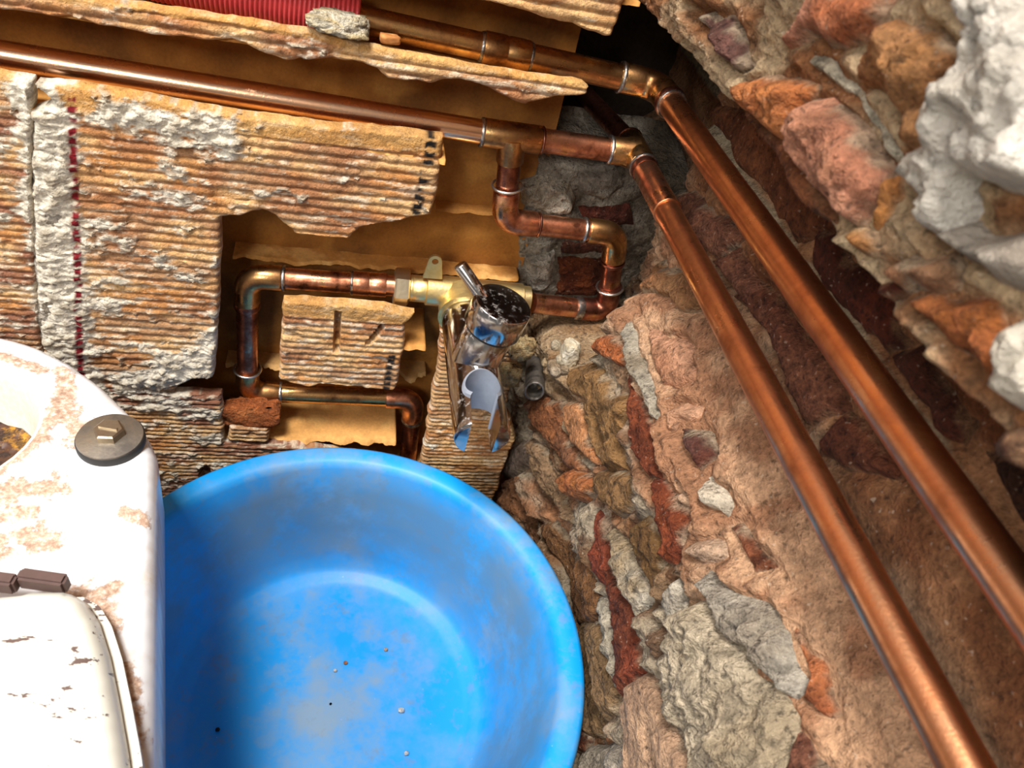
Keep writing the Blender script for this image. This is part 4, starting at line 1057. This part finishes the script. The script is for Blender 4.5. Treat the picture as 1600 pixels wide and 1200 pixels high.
ext = [front0 + fdir * 0.10 - nrm * 0.004, front0 + fdir * 0.20 - nrm * 0.020, front0 + fdir * 0.27 - nrm * 0.05, front0 + fdir * 0.31 - nrm * 0.09]
right = [p for p in right if (p - hc) @ nrm > 0.004] + ext
outline = right + [mir(p) for p in right[::-1]]
toilet = thing('toilet', 'dusty white porcelain toilet with its cistern removed, beside the blue basin', 'toilet', (hc[0], hc[1] - 0.12, FZ))
U, V, D, F, E = grid_plate(outline, 0.0022, 0.0022)
hd = np.hypot(U - hc[0], V - hc[1])
cen = np.array([(U[q].mean(), V[q].mean()) for q in F]); hk = np.hypot(cen[:, 0] - hc[0], cen[:, 1] - hc[1]) > hr * 0.95
rem = np.zeros(len(U), bool); rem[F[~hk].ravel()] = True; kept = np.zeros(len(U), bool); kept[F[hk].ravel()] = True; F = F[hk]
hb = rem & kept; ks = hr * 0.95 / np.maximum(hd, 1e-6)
U = np.where(hb, hc[0] + (U - hc[0]) * ks, U); V = np.where(hb, hc[1] + (V - hc[1]) * ks, V); hd = np.hypot(U - hc[0], V - hc[1])
rnd = 0.010
z = TZ - rnd * (1 - np.sqrt(1 - (1 - np.clip(D / rnd, 0, 1)) ** 2)) * 0.9
near = hd - hr * 0.95
z = z + 0.0030 * np.exp(-((near - 0.003) / 0.007) ** 2)
Pf = np.stack([U, V, z], 1)
cin = np.array(outline).mean(0)
ring0 = Pf.copy()
b1_ = Pf.copy(); b1_[:, 2] = TZ - 0.055; b1_[:, :2] = cin + (b1_[:, :2] - cin) * 0.985
dirt = np.zeros(len(U))
for pl_, wd in (([(0, 738), (30, 715), (60, 690), (85, 655), (103, 615), (98, 580)], .0062), ([(104, 645), (128, 668), (128, 690)], .0085), ([(-20, 782), (30, 765), (85, 758)], .009), ([(-10, 812), (40, 800)], .006), ([(-10, 850), (30, 838), (75, 842)], .009),
                ([(112, 925), (140, 950), (170, 972)], .0075), ([(140, 945), (175, 915)], .004), ([(186, 1050), (202, 1090), (208, 1160)], .0055), ([(0, 560), (60, 580)], .005), ([(195, 800), (225, 815)], .004), ([(-160, 700), (-190, 900)], .012)):
    dd_, _, _ = seg_dist(U, V, np.array(T2d(pl_)), False); dirt = np.maximum(dirt, np.clip(1.0 - dd_ / (wd * 1.6), 0, 1))
Vv, FF, bi = add_skirt(Pf, F, E, b1_); dcol = np.repeat(np.concatenate([dirt, dirt[bi] * 0])[:, None], 3, 1)
body_t = mesh_obj('body', Vv, FF, M_PORCD, toilet, True, dcol); body_t.data.set_sharp_from_angle(angle=math.radians(70))
# underside and pedestal
ol = np.array(outline); n = len(ol); lv = []
for sc_, zz in ((0.985, TZ - 0.055), (0.78, TZ - 0.070), (0.48, TZ - 0.125), (0.44, TZ - 0.25), (0.46, FZ + 0.02), (0.47, FZ)):
    lv.append(np.concatenate([cin + (ol - cin) * np.array([sc_, sc_]), np.full((n, 1), zz)], 1))
for l in lv[1:]: l[:, :2] += nrm * -0.036 + fdir * 0.02
Vp = np.concatenate(lv); Fp = [(i * n + k2, i * n + (k2 + 1) % n, (i + 1) * n + (k2 + 1) % n, (i + 1) * n + k2) for i in range(len(lv) - 1) for k2 in range(n)]
mesh_obj('pedestal', Vp, np.array(Fp), M_PORC, toilet, True)
# flush hole
an = np.linspace(0, 2 * math.pi, 40, endpoint=False); rr_ = [(hr * 0.951, TZ + 0.0025), (hr * 0.92, TZ + 0.0022), (hr * 0.89, TZ - 0.0005), (hr * 0.86, TZ - 0.006), (hr * 0.81, TZ - 0.018), (hr * 0.74, TZ - 0.040), (hr * 0.66, TZ - 0.05)]
Vh = [(hc[0] + r * math.cos(t), hc[1] + r * math.sin(t), zz) for r, zz in rr_ for t in an]; Fh = [(i * 40 + k2, i * 40 + (k2 + 1) % 40, (i + 1) * 40 + (k2 + 1) % 40, (i + 1) * 40 + k2) for i in range(6) for k2 in range(40)]
fh_ = mesh_obj('flush_hole', Vh, np.array(Fh), plain_mat('glazed_hole', (222, 216, 200), 0.25), toilet, True)
gu = np.linspace(-1, 1, 40); GA, GB = np.meshgrid(gu, gu, indexing='ij'); rr2 = np.maximum(np.abs(GA), np.abs(GB)); sq = rr2 / np.maximum(np.hypot(GA, GB), 1e-6)
xx = hc[0] + GA * sq * hr * 0.74; yy = hc[1] + GB * sq * hr * 0.74; zz = TZ - 0.037 + 0.004 * fbm(xx, yy, 120, 401, 4).reshape(xx.shape)
idx = np.arange(1600).reshape(40, 40); F = np.stack([idx[:-1, :-1], idx[1:, :-1], idx[1:, 1:], idx[:-1, 1:]], -1).reshape(-1, 4)
mesh_obj('rust_deposit', np.stack([xx.ravel(), yy.ravel(), zz.ravel()], 1), F, M_RUST, fh_, True)['label'] = 'rusty brown and yellow deposit in the flush hole'


def lathe(name, prof, c, mat, parent, seg=48, axis=None):
    V = []; F = []; n = len(prof)
    for k2 in range(seg):
        t = 2 * math.pi * k2 / seg
        for r, z in prof: V.append((c[0] + r * math.cos(t), c[1] + r * math.sin(t), c[2] + z))
    for k2 in range(seg):
        for i in range(n - 1): F.append((k2 * n + i, ((k2 + 1) % seg) * n + i, ((k2 + 1) % seg) * n + i + 1, k2 * n + i + 1))
    o = mesh_obj(name, V, np.array(F), mat, parent, True); o.data.set_sharp_from_angle(angle=math.radians(45)); return o


wc = np.array(at((172, 682), 2, TZ + 0.005)); wr = 0.0172
lathe('rubber_washer', [(0.004, -0.006), (wr - 0.0005, -0.006), (wr, -0.0045), (wr, -0.001), (wr - 0.0008, 0.0)], wc, M_RUBBER, toilet)
lathe('washer', [(wr - 0.0006, -0.0004), (wr - 0.0009, 0.0006), (wr * 0.6, 0.0016), (wr * 0.35, 0.0019), (0.0, 0.0019)], wc, M_WASH, toilet)
V, F = sweep([wc + np.array([0, 0, 0.0015]), wc + np.array([0, 0, 0.0058]), wc + np.array([0, 0, 0.0066])], [0.0078, 0.0078, 0.0068], 6)
bolt = mesh_obj('bolt_head', V, np.array(F, dtype=object), M_BOLT, toilet, False)
bm = bmesh.new(); bmesh.ops.create_cube(bm, size=1)
for v in bm.verts: v.co = Vector((wc[0] + v.co.x * 0.0095, wc[1] + v.co.y * 0.0016 - v.co.x * 0.002, wc[2] + 0.0070 + v.co.z * 0.0016))
bm_obj('bolt_ridge', bm, M_BOLT, bolt, False)
# seat lid
LZ = -0.313
rs = [np.array(q) for q in T2d([(40, 912), (105, 912), (131, 926), (150, 958), (166, 1010), (180, 1080), (194, 1160), (203, 1230)], LZ)]
lidr = rs + [rs[-1] + fdir * 0.08, rs[-1] + fdir * 0.16 - nrm * 0.02, rs[-1] + fdir * 0.21 - nrm * 0.06]
lid_o = lidr + [mir(p) for p in lidr[::-1]]
U, V, D, F, E = grid_plate(lid_o, 0.003, 0.003)
z = LZ + 0.004 * sstep(0, 0.05, D) - 0.009 * (1 - np.sqrt(1 - (1 - np.clip(D / 0.012, 0, 1)) ** 2))
Pf = np.stack([U, V, z], 1); bk_ = Pf.copy(); bk_[:, 2] = LZ - 0.012
Vv, FF, bi = add_skirt(Pf, F, E, bk_)
sl = mesh_obj('seat_lid', Vv, FF, M_SEAT, toilet, True); sl.data.set_sharp_from_angle(angle=math.radians(70)); sl['label'] = 'cream coloured seat lid with dark chips'
U, V, D, F, E = grid_plate(np.array(lid_o) + nrm * 0.004 * np.sign((np.array(lid_o) - hc) @ nrm)[:, None], 0.004, 0.004)
Pf = np.stack([U, V, np.full(len(U), LZ - 0.0125)], 1); bk_ = Pf.copy(); bk_[:, 2] = TZ + 0.001
Vv, FF, bi = add_skirt(Pf, F, E, bk_); mesh_obj('seat_ring', Vv, FF, M_SEAT, toilet, True).data.set_sharp_from_angle(angle=math.radians(50))
for (x0, x1) in ((-150, 27), (31, 106)):
    p0 = np.array(at((x0, 907 - (105 - x0) * 0.06), 2, LZ - 0.004)); p1 = np.array(at((x1, 913), 2, LZ - 0.004))
    dx = (p1 - p0); dx /= np.linalg.norm(dx); py_ = np.cross([0, 0, 1.0], dx); bm = bmesh.new(); bmesh.ops.create_cube(bm, size=1)
    mid = (p0 + p1) / 2; Lh = np.linalg.norm(p1 - p0)
    for v in bm.verts:
        q = mid + dx * v.co.x * Lh + py_ * v.co.y * 0.006 + np.array([0, 0, 1.0]) * v.co.z * 0.009; v.co = Vector(q)
    bmesh.ops.bevel(bm, geom=bm.edges[:], offset=0.0012, segments=2, affect='EDGES')
    bm_obj('hinge', bm, M_HINGE, toilet, True, 40)

# ---------------------------------------------------------------- basin
bc = np.array([0.003, -0.179, -0.445]); RB = 0.1635; bz = -0.566
basin = thing('basin', 'round blue plastic washing-up basin, dusty inside, standing against the rubble wall', 'basin', (bc[0], bc[1], bz))
FC = np.array([0.006, -0.168]); RFl = 0.107; fz = -0.559
prof = [(RB - 0.004, -0.460, 0), (RB + 0.0005, -0.458, 0), (RB + 0.001, -0.450, 0), (RB - 0.0005, -0.446, 0), (RB - 0.003, -0.4445, 0), (RB - 0.012, -0.4455, 0), (RB - 0.0155, -0.4475, 0), (RB - 0.0175, -0.452, .02),
        (RB - 0.024, -0.475, .2), (RB - 0.034, -0.51, .5), (RB - 0.043, -0.540, .78), (RFl + 0.007, -0.5515, .93), (RFl + 0.0025, -0.5555, .97), (RFl - 0.001, -0.5560, 1), (RFl - 0.004, -0.5585, 1), (RFl - 0.010, fz, 1), (RFl * 0.7, fz - 0.0003, 1), (RFl * 0.66, fz + 0.0005, 1), (RFl * 0.3, fz + 0.001, 1), (0.001, fz + 0.001, 1)]
outerp = [(0.001, bz + 0.001, 1), (RFl * 0.9, bz + 0.001, 1), (RFl + 0.002, bz, 1), (RFl + 0.006, bz + 0.004, 1), (RB - 0.041, -0.540, .78), (RB - 0.031, -0.51, .5), (RB - 0.021, -0.475, .2), (RB - 0.0145, -0.455, 0), (RB - 0.007, -0.4485, 0), (RB - 0.004, -0.460, 0)]
allp = outerp + prof; seg = 96; V = []; F = []; n = len(allp)
for k2 in range(seg):
    t = 2 * math.pi * k2 / seg
    for r, z, s in allp:
        cx = bc[0] + (FC[0] - bc[0]) * s; cy = bc[1] + (FC[1] - bc[1]) * s
        V.append((cx + r * math.cos(t), cy + r * math.sin(t), z))
for k2 in range(seg):
    for i in range(n - 1): F.append((k2 * n + i, k2 * n + i + 1, ((k2 + 1) % seg) * n + i + 1, ((k2 + 1) % seg) * n + i))
fl = [0.0] * len(outerp) + [float(np.interp(z, [-0.5565, -0.550, -0.52, -0.47, -0.455, -0.450], [0.0, 0.35, 0.7, 0.75, 0.35, 0.0])) for _, z, _ in prof]
o = mesh_obj('bowl', V, np.array(F), M_BLUE, basin, True, np.repeat(np.array(fl * seg)[:, None], 3, 1)); o.data.set_sharp_from_angle(angle=math.radians(70))
# grit lying on the bottom of the basin
for i, (px, py, r, ca_, lb_) in enumerate([(627, 1110, 0.0026, (240, 236, 228), 'largest white crumb on the basin floor, right of its middle'), (635, 1177, 0.0020, (214, 214, 214), 'grey crumb near the lower edge of the photo in the basin'),
                                       (524, 1048, 0.0016, (236, 226, 214), 'small pale crumb near the middle of the basin floor'), (540, 1036, 0.0018, (190, 120, 80), 'orange brick crumb in the middle of the basin floor'), (340, 1140, 0.0018, (70, 55, 45), 'dark crumb on the left side of the basin floor'), (603, 1015, 0.0017, (226, 190, 160), 'pinkish crumb on the right half of the basin floor')]):
    p = at((px, py), 2, fz + 0.001 + r * 0.6); tag(chunk('crumb', p, (r, r * 0.85, r * 0.8), 380 + i, M_STONE, ca_, tuple(np.array(ca_) * 0.9), 0.15, 2), lb_, 'crumb', 'crumbs on the basin floor')
bpy.context.view_layer.update()
